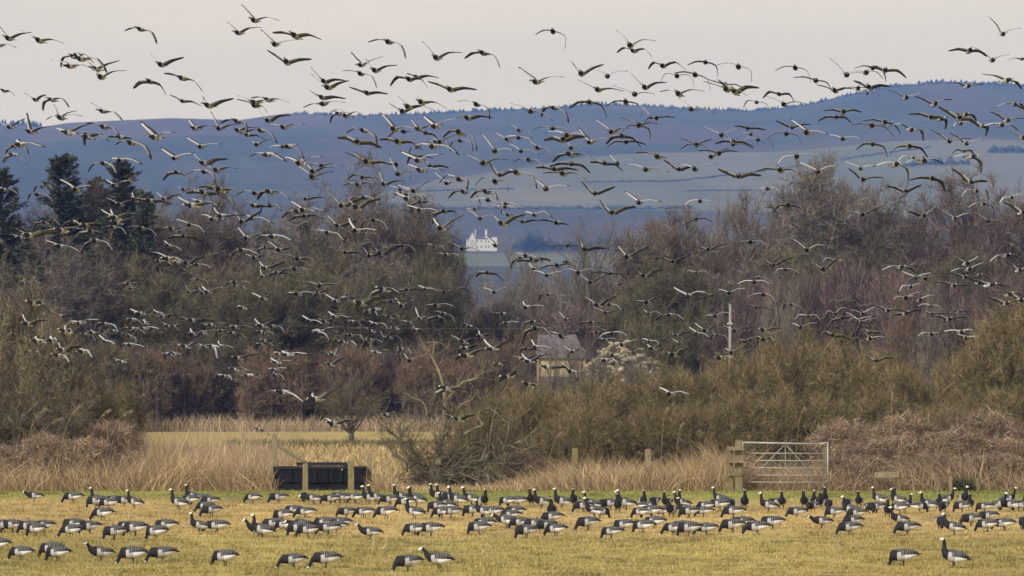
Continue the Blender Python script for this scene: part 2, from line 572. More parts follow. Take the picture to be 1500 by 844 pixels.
# ---------------------------------------------------------------- white house on the far slope
def far_house():
    d = 4000.0
    s = d / F                       # metres per photo pixel
    base = P(705, 366, d)
    base.z = hz(base.x, d) - 1.0
    top = lambda row: HC + (ROWH - row) * s - base.z
    t = empty('country_house', base)
    tag(t, 'white turreted country house alone on the far blue hillside', 'house')
    X = lambda px: (px - 705) * s
    zt = top(351)
    b = MB(); b.box((X(704), 4, zt / 2), (X(725) - X(683), 8, zt)); wall = b.build('wall', M['white_wall'], t)
    b = MB(); b.box((X(724), 2, top(348) / 2), (X(727) - X(718.5), 9, top(348))); b.build('side_wing', M['white_wall'], t)
    # gabled tower
    b = MB()
    x0, x1, zg, zp = X(687.5), X(696.5), top(350), top(340.5)
    vs = [(x0, -0.6, 0), (x1, -0.6, 0), (x1, -0.6, zg), ((x0 + x1) / 2, -0.6, zp), (x0, -0.6, zg)]
    b.add(vs + [(x, 4.2, z) for x, _, z in vs], [(0, 1, 2, 3, 4), (9, 8, 7, 6, 5), (0, 5, 6, 1), (1, 6, 7, 2), (2, 7, 8, 3), (3, 8, 9, 4), (4, 9, 5, 0)])
    tower = b.build('gabled_tower', M['white_wall'], t)
    b = MB()
    rx0, rx1, rz0, rz1 = X(683) , X(725), zt, zt + 1.3
    b.add([(rx0, 0.4, rz0 + .02), (rx1, 0.4, rz0 + .02), (rx1, 7.6, rz0 + .02), (rx0, 7.6, rz0 + .02), (rx0 + 1.5, 4, rz1), (rx1 - 1.5, 4, rz1)],
          [(0, 1, 5, 4), (1, 2, 5), (2, 3, 4, 5), (3, 0, 4)])
    roof = b.build('roof', M['slate'], t)
    for px, r0, w in ((696.3, 337.8, 1.6), (712, 337.6, 2.9)):
        b = MB(); b.box((X(px), 4, (zt + top(r0)) / 2 + .3), (w * s, 0.9, top(r0) - zt + .6)); b.build('chimney', M['white_wall'], roof)
    for row in (353.6, 361.5):
        for px in (686, 691.8, 699, 704.8, 711.5, 716):
            b = MB()
            yy = -0.63 if 687.5 < px < 696.5 else -0.03
            b.box((X(px), yy, top(row)), (0.72, 0.1, 1.05))
            b.build('window', M['glass_dark'], t)
    b = MB(); b.box((X(691.8), -0.75, top(357.2)), (2.9, 0.5, 0.28)); b.build('balcony', M['slate'], t)
far_house()

# ---------------------------------------------------------------- trees and bushes
def bez(a, c, b, n):
    return [a * (1 - t) ** 2 + c * 2 * t * (1 - t) + b * t * t for t in [i / n for i in range(n + 1)]]


def rvec(r):
    v = Vector((r.gauss(0, 1), r.gauss(0, 1), r.gauss(0, 1)))
    return v.normalized()


def grow(seed, H, W, base_z=0.25, trunk_r=0.2, stems=1, n1=14, n2=10, n3=8, n4=12, l2=0.17, l3=0.085, l4=0.05,
         tw=0.03, up=0.45, tangle=0.8, trunk_top=0.6, rough_out=0.25):
    """Bare branching skeleton filling an ellipsoidal crown. Returns (limb mesh builder, twig arrays)."""
    r = random.Random(seed)
    nr = np.random.default_rng(seed)
    mb = MB()
    zc = H * (base_z + (1 - base_z) * 0.5)
    rz = H * (1 - base_z) * 0.5
    cen = Vector((0, 0, zc))
    limbs, segs = [], []
    lobes = [(r.uniform(0, 6.28), r.uniform(-0.6, 1.0), r.uniform(-rough_out, rough_out)) for _ in range(7)]

    def env(dv):
        a, e = math.atan2(dv.y, dv.x), dv.z
        k = 1.0
        for (la, le, amp) in lobes:
            k += amp * max(0, 1 - (abs((a - la + math.pi) % (2 * math.pi) - math.pi) + abs(e - le)) / 1.3)
        return k
    trunks = []
    for s in range(stems):
        bx = Vector((r.uniform(-.3, .3) * W * (stems > 1) , r.uniform(-.3, .3) * W * (stems > 1), 0))
        tp = Vector((bx.x + r.uniform(-.06, .06) * W, bx.y + r.uniform(-.06, .06) * W, H * trunk_top))
        c = (bx + tp) / 2 + Vector((r.uniform(-.04, .04) * W, r.uniform(-.04, .04) * W, 0))
        line = bez(bx - Vector((0, 0, 0.1)), c, tp, 6)
        k = 1.0 if stems == 1 else r.uniform(0.5, 0.9)
        rad = [trunk_r * k * (1.25 if i == 0 else 1 - 0.72 * i / 6) for i in range(7)]
        mb.tube(line, rad, 6)
        trunks.append((line, rad))
    for i in range(n1):
        line, rad = trunks[i % len(trunks)]
        dv = rvec(r)
        dv.z = dv.z * 0.9 + 0.25
        dv.normalize()
        q = r.uniform(0.4, 0.95) * env(dv)
        tgt = cen + Vector((dv.x * W / 2 * q, dv.y * W / 2 * q, dv.z * rz * q))
        tgt.z = min(max(tgt.z, H * base_z * 0.5 + 0.1), H * 1.02)
        ti = min(max(int(6 * (tgt.z / H - 0.32) / trunk_top + r.uniform(-1, 1)), 1 if stems == 1 else 0), 6)
        a = line[ti]
        c = a.lerp(tgt, 0.5) + Vector((0, 0, -0.05 * H if tgt.z > a.z else 0.1 * H)) + rvec(r) * 0.05 * H
        lb = bez(a, c, tgt, 6)
        r0 = rad[ti] * r.uniform(0.5, 0.75)
        mb.tube(lb, [r0 * (1 - 0.8 * k / 6) for k in range(7)], 5, cap=False)
        limbs.append((lb, r0))
    for (lb, r0) in limbs:
        for k in range(n2):
            t = r.uniform(0.2, 1.0) * 5.999
            i = int(t)
            a = lb[i].lerp(lb[i + 1], t - i)
            tang = (lb[i + 1] - lb[i]).normalized()
            out = (a - cen)
            out = out.normalized() if out.length > 1e-6 else Vector((0, 0, 1))
            dv = (tang * 0.6 + rvec(r) * tangle + Vector((0, 0, up)) + out * 0.35).normalized()
            L = l2 * H * r.uniform(0.5, 1.25)
            b = a + dv * L
            ev = Vector(((b.x) / (W / 2), (b.y) / (W / 2), (b.z - zc) / rz))
            lim = 0.92 * env(ev.normalized())
            if ev.length > lim:
                b = a.lerp(b, max(0.25, 1 - (ev.length - lim) * 1.6))
            c = a.lerp(b, 0.5) + rvec(r) * L * 0.14 - Vector((0, 0, L * 0.06))
            ln = bez(a, c, b, 3)
            rr = max(r0 * 0.28 * (1 - t / 8), tw * 0.8)
            mb.tube(ln, [rr, rr * 0.8, rr * 0.6, rr * 0.3], 3, cap=False)
            segs.append((a, b, c))
    A = np.array([s[0] for s in segs]); B = np.array([s[1] for s in segs]); Cc = np.array([s[2] for s in segs])
    cenv = np.array(cen)
    def spawn(A, B, Cc, n, L, wdt, upk, tng):
        m = len(A)
        idx = np.repeat(np.arange(m), n)
        t = nr.uniform(0.1, 1.0, len(idx))[:, None]
        p = A[idx] * (1 - t) ** 2 + Cc[idx] * 2 * t * (1 - t) + B[idx] * t * t
        tg = unit(B[idx] - A[idx])
        d = unit(tg * 0.75 + unit(nr.normal(size=p.shape)) * tng + np.array([0, 0, upk]) + unit(p - cenv) * 0.25)
        ln = L * nr.uniform(0.45, 1.3, len(idx))
        e = p + d * ln[:, None]
        return p, d, ln, e
    p, d, ln, e = spawn(A, B, Cc, n3, l3 * H, 0, up, tangle)
    def inside(q, soft):
        ev = (q - cenv) / np.array([W / 2, W / 2, rz])
        rad = np.linalg.norm(ev, axis=1)
        az, eln = np.arctan2(ev[:, 1], ev[:, 0]), ev[:, 2] / (rad + 1e-6)
        k = np.ones(len(q))
        for (la, le, amp) in lobes:
            k += amp * np.maximum(0, 1 - (np.abs((az - la + np.pi) % (2 * np.pi) - np.pi) + np.abs(eln - le)) / 1.3)
        return rad < k * (1.0 + nr.normal(0, soft, len(q)))
    kp = inside(e, .07)
    p, d, ln, e = p[kp], d[kp], ln[kp], e[kp]
    bend = unit(NR.normal(size=p.shape)) * (ln * 0.12)[:, None]
    v1, t1, _ = blades(p, d, ln, np.full(len(p), tw * 1.5), bend, seg=2)
    p2, d2, ln2, e2 = spawn(p, e + bend, p + d * ln[:, None] * 0.5 + bend * 0.3, n4, l4 * H, 0, up * 0.8, tangle)
    kp = inside(e2, .09)
    p2, d2, ln2, e2 = p2[kp], d2[kp], ln2[kp], e2[kp]
    v2, t2, _ = blades(p2, d2, ln2, np.full(len(p2), tw), unit(NR.normal(size=p2.shape)) * (ln2 * 0.1)[:, None], seg=1)
    # nothing grows below the ground
    V = np.concatenate([v1, v2])
    V[:, 2] = np.maximum(V[:, 2], 0.02)
    T = np.concatenate([t1, t2 + len(v1)])
    def shade(n, k):
        s = np.exp(nr.normal(0, 0.55, n))
        tint = 1 + nr.normal(0, 0.10, (n, 3))
        return np.repeat(np.clip(s[:, None] * tint, 0.25, 3.0), k, 0)
    C = np.concatenate([shade(len(p), 5), shade(len(p2), 3)])
    # fit the grown plant to its nominal height and spread
    kz = H / np.percentile(V[:, 2], 99.7)
    kr = (W / 2) / np.percentile(np.hypot(V[:, 0], V[:, 1]), 98.5)
    V = V * np.array([kr, kr, kz])
    mb.v = [(x * kr, y * kr, z * kz) for x, y, z in mb.v]
    return mb, V, T, C


PROTO = {}


def proto(kind, i, **kw):
    mb, V, T, C = grow(**kw)
    PROTO.setdefault(kind, []).append((mb.mesh(kind + '_trunk', [M['bark']], True), np_mesh(kind + '_crown', V, T, M['tw_brown'], C), kw['H'], kw['W']))


for i in range(4):
    proto('bare_tree', i, seed=100 + i, H=14, W=[11, 10, 12, 10.5][i], base_z=[.1, .15, .08, .15][i], trunk_r=0.22, n1=44, n2=14, n3=9, n4=11,
          l2=0.10, l3=0.058, l4=0.042, tw=0.022, up=0.1, tangle=1.0, trunk_top=0.5, rough_out=0.22)
for i in range(2):
    proto('slender_tree', i, seed=140 + i, H=14, W=5.2, base_z=.15, trunk_r=0.16, n1=22, n2=10, n3=6, n4=9, l2=0.14, l3=0.08, l4=0.055,
          tw=0.02, up=0.35, tangle=0.85, trunk_top=0.8)
proto('open_tree', 0, seed=171, H=14, W=9.5, base_z=.28, trunk_r=0.30, n1=20, n2=9, n3=6, n4=7, l2=0.15, l3=0.085, l4=0.055,
      tw=0.02, up=0.35, tangle=0.9, trunk_top=0.85, rough_out=0.4)
for i in range(3):
    proto('willow_scrub', i, seed=200 + i, H=5.5, W=7, base_z=0.02, trunk_r=0.06, stems=14, n1=60, n2=9, n3=7, n4=9, l2=0.17, l3=0.11, l4=0.075,
          tw=0.02, up=0.35, tangle=0.9, trunk_top=0.6)
for i in range(4):
    proto('hedge_bush', i, seed=300 + i, H=4.2, W=5.2, base_z=0.0, trunk_r=0.055, stems=12, n1=70, n2=10, n3=8, n4=10, l2=0.16, l3=0.10, l4=0.062,
          tw=0.011, up=0.12, tangle=1.15, trunk_top=0.5, rough_out=0.38)
for i in range(2):
    proto('bramble', i, seed=340 + i, H=1.9, W=3.6, base_z=0.0, trunk_r=0.02, stems=10, n1=60, n2=8, n3=6, n4=8, l2=0.42, l3=0.26, l4=0.17,
          tw=0.012, up=0.1, tangle=1.1, trunk_top=0.6, rough_out=0.3)
N_PL = [0]


def plant(kind, px, top_row, d, wpx, twm, label, cat, group, bark='bark', gz=0.0, idx=None, jitter=True):
    """Stand one tree or bush on the ground at distance d so that its top reaches top_row."""
    lst = PROTO[kind]
    i = RNG.randrange(len(lst)) if idx is None else idx
    tm, cm, H, W = lst[i]
    h = HC + (ROWH - top_row) / F * d - gz
    w = wpx / F * d
    o = empty(kind, ((px - 750) / F * d, d, gz), RNG.uniform(0, 6.28))
    o.scale = (w / W, w / W, h / H)
    tag(o, label, cat, group)
    a = link('trunk', tm, o)
    b = link('crown', cm, o)
    for ob, m in ((a, M[bark]), (b, M[twm])):
        ob.material_slots[0].link = 'OBJECT'
        ob.material_slots[0].material = m
    N_PL[0] += 1
    return o


def where(px):
    if px < 250: return 'near the dark conifers'
    if px < 690: return 'in the wood behind the black trough'
    if px < 900: return 'in the gap below the white house'
    if px < 1150: return 'in the wood behind the utility pole'
    return 'in the wood behind the metal gate'


TONE = {'tw_brown': 'brown', 'tw_olive': 'olive-green', 'tw_grey': 'grey', 'tw_purple': 'purplish', 'tw_red': 'russet'}


def wood_tree(kind, px, row, d, w, m, extra=''):
    lab = {'bare_tree': 'bare broad-crowned %s tree %s', 'slender_tree': 'slender upright leafless %s tree %s',
           'open_tree': 'tall open-branched %s tree %s', 'willow_scrub': 'dense low %s scrub bush %s'}[kind] % (TONE[m], where(px) + extra)
    cat = 'bush' if kind == 'willow_scrub' else 'tree'
    plant(kind, px, row, d, w, m, lab, cat, lab[0:60])


# rear rows make the feathery skyline, front rows the dark mass below
for px, row, d, w, m in (
        (-30, 320, 470, 240, 'tw_brown'), (50, 318, 462, 220, 'tw_grey'), (135, 280, 455, 230, 'tw_brown'), (215, 290, 470, 200, 'tw_brown'), (270, 272, 462, 190, 'tw_brown'),
        (325, 305, 468, 180, 'tw_purple'), (385, 330, 465, 190, 'tw_grey'), (450, 300, 470, 230, 'tw_brown'), (515, 272, 458, 270, 'tw_grey'),
        (555, 266, 452, 240, 'tw_brown'), (615, 300, 462, 160, 'tw_brown'), (642, 345, 450, 95, 'tw_olive'),
        (930, 352, 470, 140, 'tw_brown'), (965, 312, 460, 190, 'tw_brown'), (1020, 325, 470, 170, 'tw_brown'), (1130, 290, 475, 170, 'tw_brown'),
        (1190, 262, 462, 220, 'tw_brown'), (1225, 238, 455, 240, 'tw_grey'), (1285, 300, 475, 130, 'tw_grey'), (1360, 285, 468, 190, 'tw_brown'),
        (1405, 268, 458, 220, 'tw_purple'), (1460, 260, 462, 220, 'tw_brown'), (1520, 264, 466, 220, 'tw_purple')):
    wood_tree('bare_tree', px, row, d, w, m)
for px, row, d, w, m in (
        (10, 390, 440, 210, 'tw_olive'), (90, 350, 438, 210, 'tw_grey'), (175, 355, 444, 210, 'tw_brown'), (255, 380, 440, 200, 'tw_olive'),
        (335, 375, 446, 200, 'tw_brown'), (365, 392, 436, 150, 'tw_olive'), (420, 372, 442, 190, 'tw_olive'), (490, 372, 440, 220, 'tw_olive'),
        (560, 360, 444, 220, 'tw_grey'), (618, 378, 438, 130, 'tw_olive'),
        (945, 395, 445, 180, 'tw_olive'), (990, 385, 440, 180, 'tw_olive'), (1050, 395, 446, 170, 'tw_grey'), (1110, 372, 442, 190, 'tw_brown'),
        (1180, 365, 448, 220, 'tw_olive'), (1255, 350, 444, 220, 'tw_olive'), (1330, 372, 446, 200, 'tw_brown'), (1395, 368, 440, 210, 'tw_olive'),
        (1460, 372, 444, 210, 'tw_brown')):
    wood_tree('bare_tree', px, row, d, w, m, ', in its front row')
for px, row, d, w, m in ((712, 395, 520, 80, 'tw_grey'), (740, 362, 530, 85, 'tw_grey'), (778, 372, 540, 85, 'tw_grey'), (815, 395, 530, 80, 'tw_grey'), (725, 412, 500, 85, 'tw_grey'), (762, 405, 505, 90, 'tw_grey'), (795, 418, 500, 85, 'tw_brown'),
                         (898, 392, 500, 70, 'tw_grey'), (1062, 292, 480, 75, 'tw_grey'), (1085, 300, 486, 70, 'tw_brown'), (1040, 330, 490, 70, 'tw_grey'),
                         (690, 420, 480, 70, 'tw_brown'), (1170, 395, 425, 60, 'tw_grey'), (1140, 405, 420, 60, 'tw_grey'),
                         (1310, 415, 420, 60, 'tw_red'), (1365, 420, 415, 55, 'tw_grey')):
    wood_tree('slender_tree', px, row, d, w, m)
wood_tree('open_tree', 862, 318, 455, 165, 'tw_grey')
for px, row, d, w, m in (
        (150, 500, 420, 110, 'tw_olive'), (205, 508, 430, 110, 'tw_red'), (268, 505, 434, 120, 'tw_red'), (330, 508, 436, 120, 'tw_red'),
        (395, 510, 432, 120, 'tw_red'), (455, 512, 437, 120, 'tw_red'), (520, 505, 433, 120, 'tw_red'), (585, 508, 436, 120, 'tw_purple'),
        (645, 505, 432, 120, 'tw_red'), (705, 500, 436, 110, 'tw_red'), (755, 478, 434, 110, 'tw_red'), (300, 470, 442, 130, 'tw_olive'), (470, 475, 442, 130, 'tw_brown'),
        (60, 480, 430, 140, 'tw_olive'), (560, 470, 441, 130, 'tw_olive'), (660, 450, 442, 110, 'tw_olive'), (730, 440, 470, 100, 'tw_grey'), (800, 440, 470, 110, 'tw_purple'), (850, 450, 440, 110, 'tw_purple'),
        (905, 450, 440, 110, 'tw_olive'), (960, 455, 430, 110, 'tw_olive'), (1020, 450, 432, 110, 'tw_olive'), (1085, 425, 430, 120, 'tw_purple'),
        (1140, 405, 432, 130, 'tw_purple'), (1200, 398, 428, 130, 'tw_purple'), (1262, 385, 432, 130, 'tw_purple'), (1320, 402, 428, 130, 'tw_purple'),
        (1380, 415, 432, 130, 'tw_purple'), (1440, 410, 428, 130, 'tw_purple'), (1500, 405, 430, 130, 'tw_purple'), (880, 400, 470, 100, 'tw_grey'), (835, 405, 475, 100, 'tw_grey')):
    wood_tree('willow_scrub', px, row, d, w, m)

for px, row, d, w, m in ((868, 508, 316, 60, 'tw_grey'), (955, 505, 318, 70, 'tw_olive'), (918, 520, 312, 60, 'tw_brown'), (775, 505, 316, 60, 'tw_brown'), (852, 492, 330, 60, 'tw_grey'), (835, 505, 318, 45, 'tw_brown'), (806, 492, 330, 42, 'tw_grey'), (890, 500, 320, 60, 'tw_brown'), (935, 512, 315, 60, 'tw_grey')):
    plant('open_tree', px, row, d, w * 1.2, m, 'thin leafless sapling standing before the hut and stone heap', 'sapling', 'saplings before the stone heap')
# hawthorn standing alone by the far field
plant('open_tree', 515, 552, 352, 125, 'tw_olive', 'dark rounded thorn bush alone at the edge of the far field', 'bush', None, bark='bark')
# near hedge on the right, bush by bush
HB = [(690, 600, 210, 90), (730, 562, 213, 110), (780, 560, 211, 110), (815, 568, 211, 120), (865, 560, 210, 130), (920, 548, 212, 130), (975, 540, 211, 130),
      (1030, 533, 213, 130), (1085, 512, 212, 140), (1140, 494, 214, 150), (1200, 488, 215, 150), (1255, 498, 213, 150), (1305, 525, 212, 130), (1345, 540, 213, 130),
      (1395, 515, 214, 120), (1440, 470, 216, 150), (1490, 445, 217, 170), (1540, 440, 216, 160), (840, 590, 207, 120), (960, 590, 207, 130), (1070, 580, 208, 130), (1190, 570, 208, 150),
      (1330, 580, 208, 140), (1440, 560, 209, 150), (890, 600, 206.5, 110), (1010, 595, 206.5, 120), (1130, 575, 207, 130), (1260, 575, 207.5, 130), (1390, 590, 207, 120), (1490, 570, 208, 140)]
for px, row, d, w in HB:
    g = 'behind the fence posts beyond the sprawling tree' if px < 1060 else ('behind the metal gate' if px < 1300 else 'beyond the low broken rail')
    h = 'tall' if d > 209.5 else 'shorter front'
    lab = '%s leafless olive-brown hedge bush %s' % (h, g)
    plant('hedge_bush', px, row, d, w, 'tw_hedge', lab, 'bush', lab[:60], bark='bark_green')
# thorn bushes at the left end
for px, row, d, w, m in ((15, 418, 209, 200, 'tw_thorn'), (70, 470, 207, 170, 'tw_thorn'), (-30, 500, 205, 160, 'tw_thorn'), (120, 548, 213, 130, 'tw_hedge'), (60, 560, 204, 150, 'tw_thorn'), (170, 560, 226, 110, 'tw_hedge')):
    lab = 'big tangled thorn bush among the tall reeds' if m == 'tw_thorn' else 'olive hedge bush between the thorn tangle and the far wood'
    plant('hedge_bush', px, row, d, w, m, lab, 'bush', lab, bark='bark_green')
for px, row, d, w in ((1245, 648, 203, 120), (1300, 640, 203.5, 130), (1350, 635, 204, 130), (1410, 628, 204, 140), (1465, 640, 203.5, 130), (1510, 645, 203, 120), (1240, 615, 205, 130), (1330, 605, 205.5, 140),
                      (1440, 600, 205.5, 150), (130, 640, 202.5, 110), (60, 635, 202.5, 110), (1270, 668, 201.8, 90), (1370, 662, 202, 90), (1460, 665, 202, 110),
                      (760, 660, 205, 100), (650, 690, 204.3, 110), (715, 680, 204.5, 110), (160, 615, 204.5, 110), (-10, 650, 202.5, 110)):
    g = 'along the bank beyond the gate' if px > 1000 else ('beneath the sprawling tree' if px > 500 else 'under the thorn bush')
    lab = 'low dead brown bramble tangle ' + g
    plant('bramble', px, row, d, w, 'tw_bramble', lab, 'bramble', lab)


# conifers
def conifer_proto(seed, H, R):
    r = random.Random(seed)
    nr = np.random.default_rng(seed)
    mb = MB()
    mb.tube([(0, 0, -0.1), (0.1, 0, H * .5), (0, 0.05, H * .98)], [0.3, 0.18, 0.03], 7)
    base, dirs, lens = [], [], []
    z = H * 0.08
    while z < H * 0.985:
        k = (z / H)
        rad = R * (1 - k) ** 0.7 * (0.7 + 0.5 * r.random())
        for b in range(r.randint(6, 8)):
            a = r.uniform(0, 6.28)
            L = rad * r.uniform(0.65, 1.2) + 0.15
            s = Vector((0, 0, z + r.uniform(-.2, .2)))
            e = s + Vector((math.cos(a) * L, math.sin(a) * L, -0.10 * L + 0.5 * k * L))
            ln = bez(s, s.lerp(e, 0.5) + Vector((0, 0, -0.08 * L)), e, 4)
            mb.tube(ln, [0.035 * (1 - 0.2 * q) for q in range(5)], 3, cap=False)
            n = int(26 + 60 * L / R)
            for q in range(n):
                t = r.uniform(0.12, 1.0)
                p = s.lerp(e, t)
                base.append(p + rvec(r) * 0.12)
                side = Vector((-math.sin(a), math.cos(a), 0)) * r.uniform(-1, 1)
                d = (side * 0.9 + (e - s).normalized() * 0.7 + Vector((0, 0, r.uniform(-.35, .5)))).normalized()
                dirs.append(d)
                lens.append(0.28 + 0.5 * L / R * (1.1 - t * 0.7))
        z += H * 0.021
    base, dirs, lens = np.array(base), np.array(dirs), np.array(lens)
    V, T, _ = blades(base, dirs, lens, np.full(len(base), 0.16), np.zeros_like(base), seg=1)
    PROTO.setdefault('conifer', []).append((mb.mesh('conifer_trunk', [M['bark']], True), np_mesh('conifer_crown', V, T, M['needle'], np.repeat(np.clip(np.exp(nr.normal(0, .45, (len(base), 1))), .3, 2.4), 3, 0) * np.ones((1, 3))), H, 2 * R))
conifer_proto(1, 17, 5.0)
conifer_proto(2, 17, 5.4)
for px, row, d, w, i in ((92, 226, 450, 225, 0), (176, 236, 448, 225, 1), (4, 248, 452, 200, 1), (212, 280, 446, 150, 0), (140, 262, 455, 170, 1)):
    plant('conifer', px, row, d, w, 'needle', 'dark green conifer rising above the bare wood', 'tree', 'dark conifers in the wood', idx=i)


# ---------------------------------------------------------------- sprawling old tree by the fence
def sprawling_tree():
    d = 203.0
    k = 280 / 985.0
    root = empty('gnarled_tree', ((560 + 265 * k - 750) / F * d, d, 0))
    tag(root, 'gnarled half-fallen leafless tree sprawling over the fence beside the trough', 'tree')
    r = random.Random(5)

    def W(x, y, off):
        p = P(560 + x * k, 500 + y * k, d) - root.location
        p.y += off
        return p
    lines = [
        ([(250, 775), (262, 690), (275, 620), (290, 560), (310, 490), (320, 400), (325, 300), (310, 220), (290, 150), (262, 90), (268, 0)], 17, 3),
        ([(325, 310), (370, 260), (420, 210), (480, 195), (520, 160), (575, 155)], 6, 2),
        ([(300, 775), (215, 700), (210, 650), (130, 600), (90, 510), (40, 470), (0, 450)], 11, 3),
        ([(205, 650), (110, 625), (60, 580), (20, 540)], 6, 2), ([(190, 600), (120, 545), (60, 520), (0, 510)], 6, 2),
        ([(90, 500), (130, 440), (180, 400)], 4, 1.5), ([(95, 495), (90, 440), (115, 390)], 4, 1.5), ([(40, 470), (20, 400), (-30, 380)], 4, 1.5),
        ([(270, 720), (300, 700), (360, 690), (440, 650), (520, 610), (580, 560), (660, 540), (740, 500), (800, 450)], 15, 3),
        ([(270, 750), (400, 670), (480, 640), (560, 580), (620, 545)], 11, 4),
        ([(280, 640), (310, 602), (345, 608), (338, 638), (300, 648)], 12, 9),
        ([(490, 640), (495, 720), (490, 775)], 12, 10), ([(520, 640), (600, 690), (640, 770)], 5, 2), ([(560, 650), (640, 700), (690, 740), (760, 700)], 5, 2),
        ([(380, 690), (400, 600), (440, 560), (430, 500), (420, 480)], 7, 3), ([(420, 480), (470, 450), (520, 430), (490, 380), (550, 345), (620, 400), (650, 420), (700, 390), (760, 350)], 6, 2),
        ([(620, 545), (600, 480), (620, 430)], 4, 1.5), ([(310, 490), (360, 420), (400, 330), (470, 300)], 5, 2), ([(660, 540), (720, 560), (790, 540)], 4, 1.5),
        ([(300, 520), (240, 440), (220, 330), (160, 290), (110, 265)], 5, 1.5), ([(325, 350), (280, 300), (270, 240)], 3, 1.2), ([(440, 650), (500, 660), (560, 700), (600, 740)], 6, 2),
        ([(210, 690), (150, 680), (120, 720)], 5, 2), ([(400, 680), (430, 720), (420, 770)], 6, 3), ([(520, 160), (515, 120), (530, 90)], 2.5, 1), ([(262, 90), (230, 40), (200, 20)], 2.5, 1),
        ([(580, 560), (560, 500), (575, 440), (560, 400)], 4, 1.5), ([(740, 500), (760, 560), (820, 590)], 3, 1.2)]
    mb = MB()
    S, E = [], []
    for pts, r0, r1 in lines:
        off0, off1 = r.uniform(-.15, .15), r.uniform(-1.1, 1.1)
        n = len(pts)
        ln = [W(x, y, off0 + (off1 - off0) * i / (n - 1)) for i, (x, y) in enumerate(pts)]
        # smooth the polyline
        q = []
        for i in range(n - 1):
            for t in (0, .33, .66):
                p0, p1, p2, p3 = ln[max(i - 1, 0)], ln[i], ln[i + 1], ln[min(i + 2, n - 1)]
                q.append(0.5 * ((2 * p1) + (p2 - p0) * t + (2 * p0 - 5 * p1 + 4 * p2 - p3) * t * t + (3 * p1 - p0 - 3 * p2 + p3) * t ** 3))
        q.append(ln[-1])
        m = len(q)
        wob = [q[i] + rvec(r) * 0.012 for i in range(m)]
        sc = 1.45 * k / F * d
        mb.tube(wob, [max((r0 + (r1 - r0) * i / (m - 1)) * sc * r.uniform(.85, 1.15), 0.008) for i in range(m)], 7)
        for i in range(m - 1):
            S.append(wob[i]); E.append(wob[i + 1])
    # tangle of lesser boughs creeping low around the stem
    for q in range(95):
        x0 = r.choice((r.uniform(120, 330), r.uniform(300, 620)))
        x1 = min(max(x0 + r.gauss(60, 150), -20), 830)
        ya = np.interp(x0, [0, 270, 600, 830], [560, 690, 620, 640]) + r.uniform(-40, 70)
        yb2 = ya + r.gauss(-40, 110)
        a, b2 = W(x0, min(ya, 770), r.uniform(-.3, .4)), W(x1, min(yb2, 772), r.uniform(-1, 1))
        c2 = a.lerp(b2, .5) + Vector((r.gauss(0, .15), r.gauss(0, .2), r.gauss(.1, .28)))
        ln = bez(a, c2, b2, 7)
        ln = [Vector((v.x, v.y, max(v.z, .03))) for v in ln]
        r0 = r.uniform(.010, .034)
        mb.tube(ln, [r0 * (1 - .75 * i / 7) for i in range(8)], 5)
        for i in range(3, 7):
            S.append(ln[i]); E.append(ln[i + 1])
    mb.build('trunk', M['bark_green'], root, smooth=True)
    S, E = np.array(S), np.array(E)
    idx = np.repeat(np.arange(len(S)), 4)
    t = NR.random(len(idx))[:, None]
    p = S[idx] * (1 - t) + E[idx] * t
    keep = p[:, 2] > 0.12
    p = p[keep]
    dd = unit(unit(E[idx] - S[idx])[keep] * 0.6 + unit(NR.normal(size=p.shape)) * 0.95 + np.array([0, 0, .35]))
    ln = NR.uniform(0.2, 0.75, len(p))
    bd = unit(NR.normal(size=p.shape)) * (ln * 0.2)[:, None]
    v1, t1, _ = blades(p, dd, ln, np.full(len(p), 0.016), bd)
    e = p + dd * ln[:, None] * 0.9 + bd * 0.8
    idx = np.repeat(np.arange(len(p)), 4)
    tt = NR.uniform(.25, 1, len(idx))[:, None]
    p2 = p[idx] * (1 - tt) + e[idx] * tt
    d2 = unit(dd[idx] * 0.6 + unit(NR.normal(size=p2.shape)) * 0.9 + np.array([0, 0, .25]))
    l2 = NR.uniform(0.08, 0.36, len(p2))
    v2, t2, _ = blades(p2, d2, l2, np.full(len(p2), 0.009), np.zeros_like(p2), seg=1)
    V = np.concatenate([v1, v2]); V[:, 2] = np.maximum(V[:, 2], 0.02)
    C = np.clip(np.exp(NR.normal(0, .5, (len(V), 1))), .3, 2.5) * np.ones((1, 3))
    link('crown', np_mesh('gnarled_twigs', V, np.concatenate([t1, t2 + len(v1)]), M['tw_thorn'], C), root)
sprawling_tree()

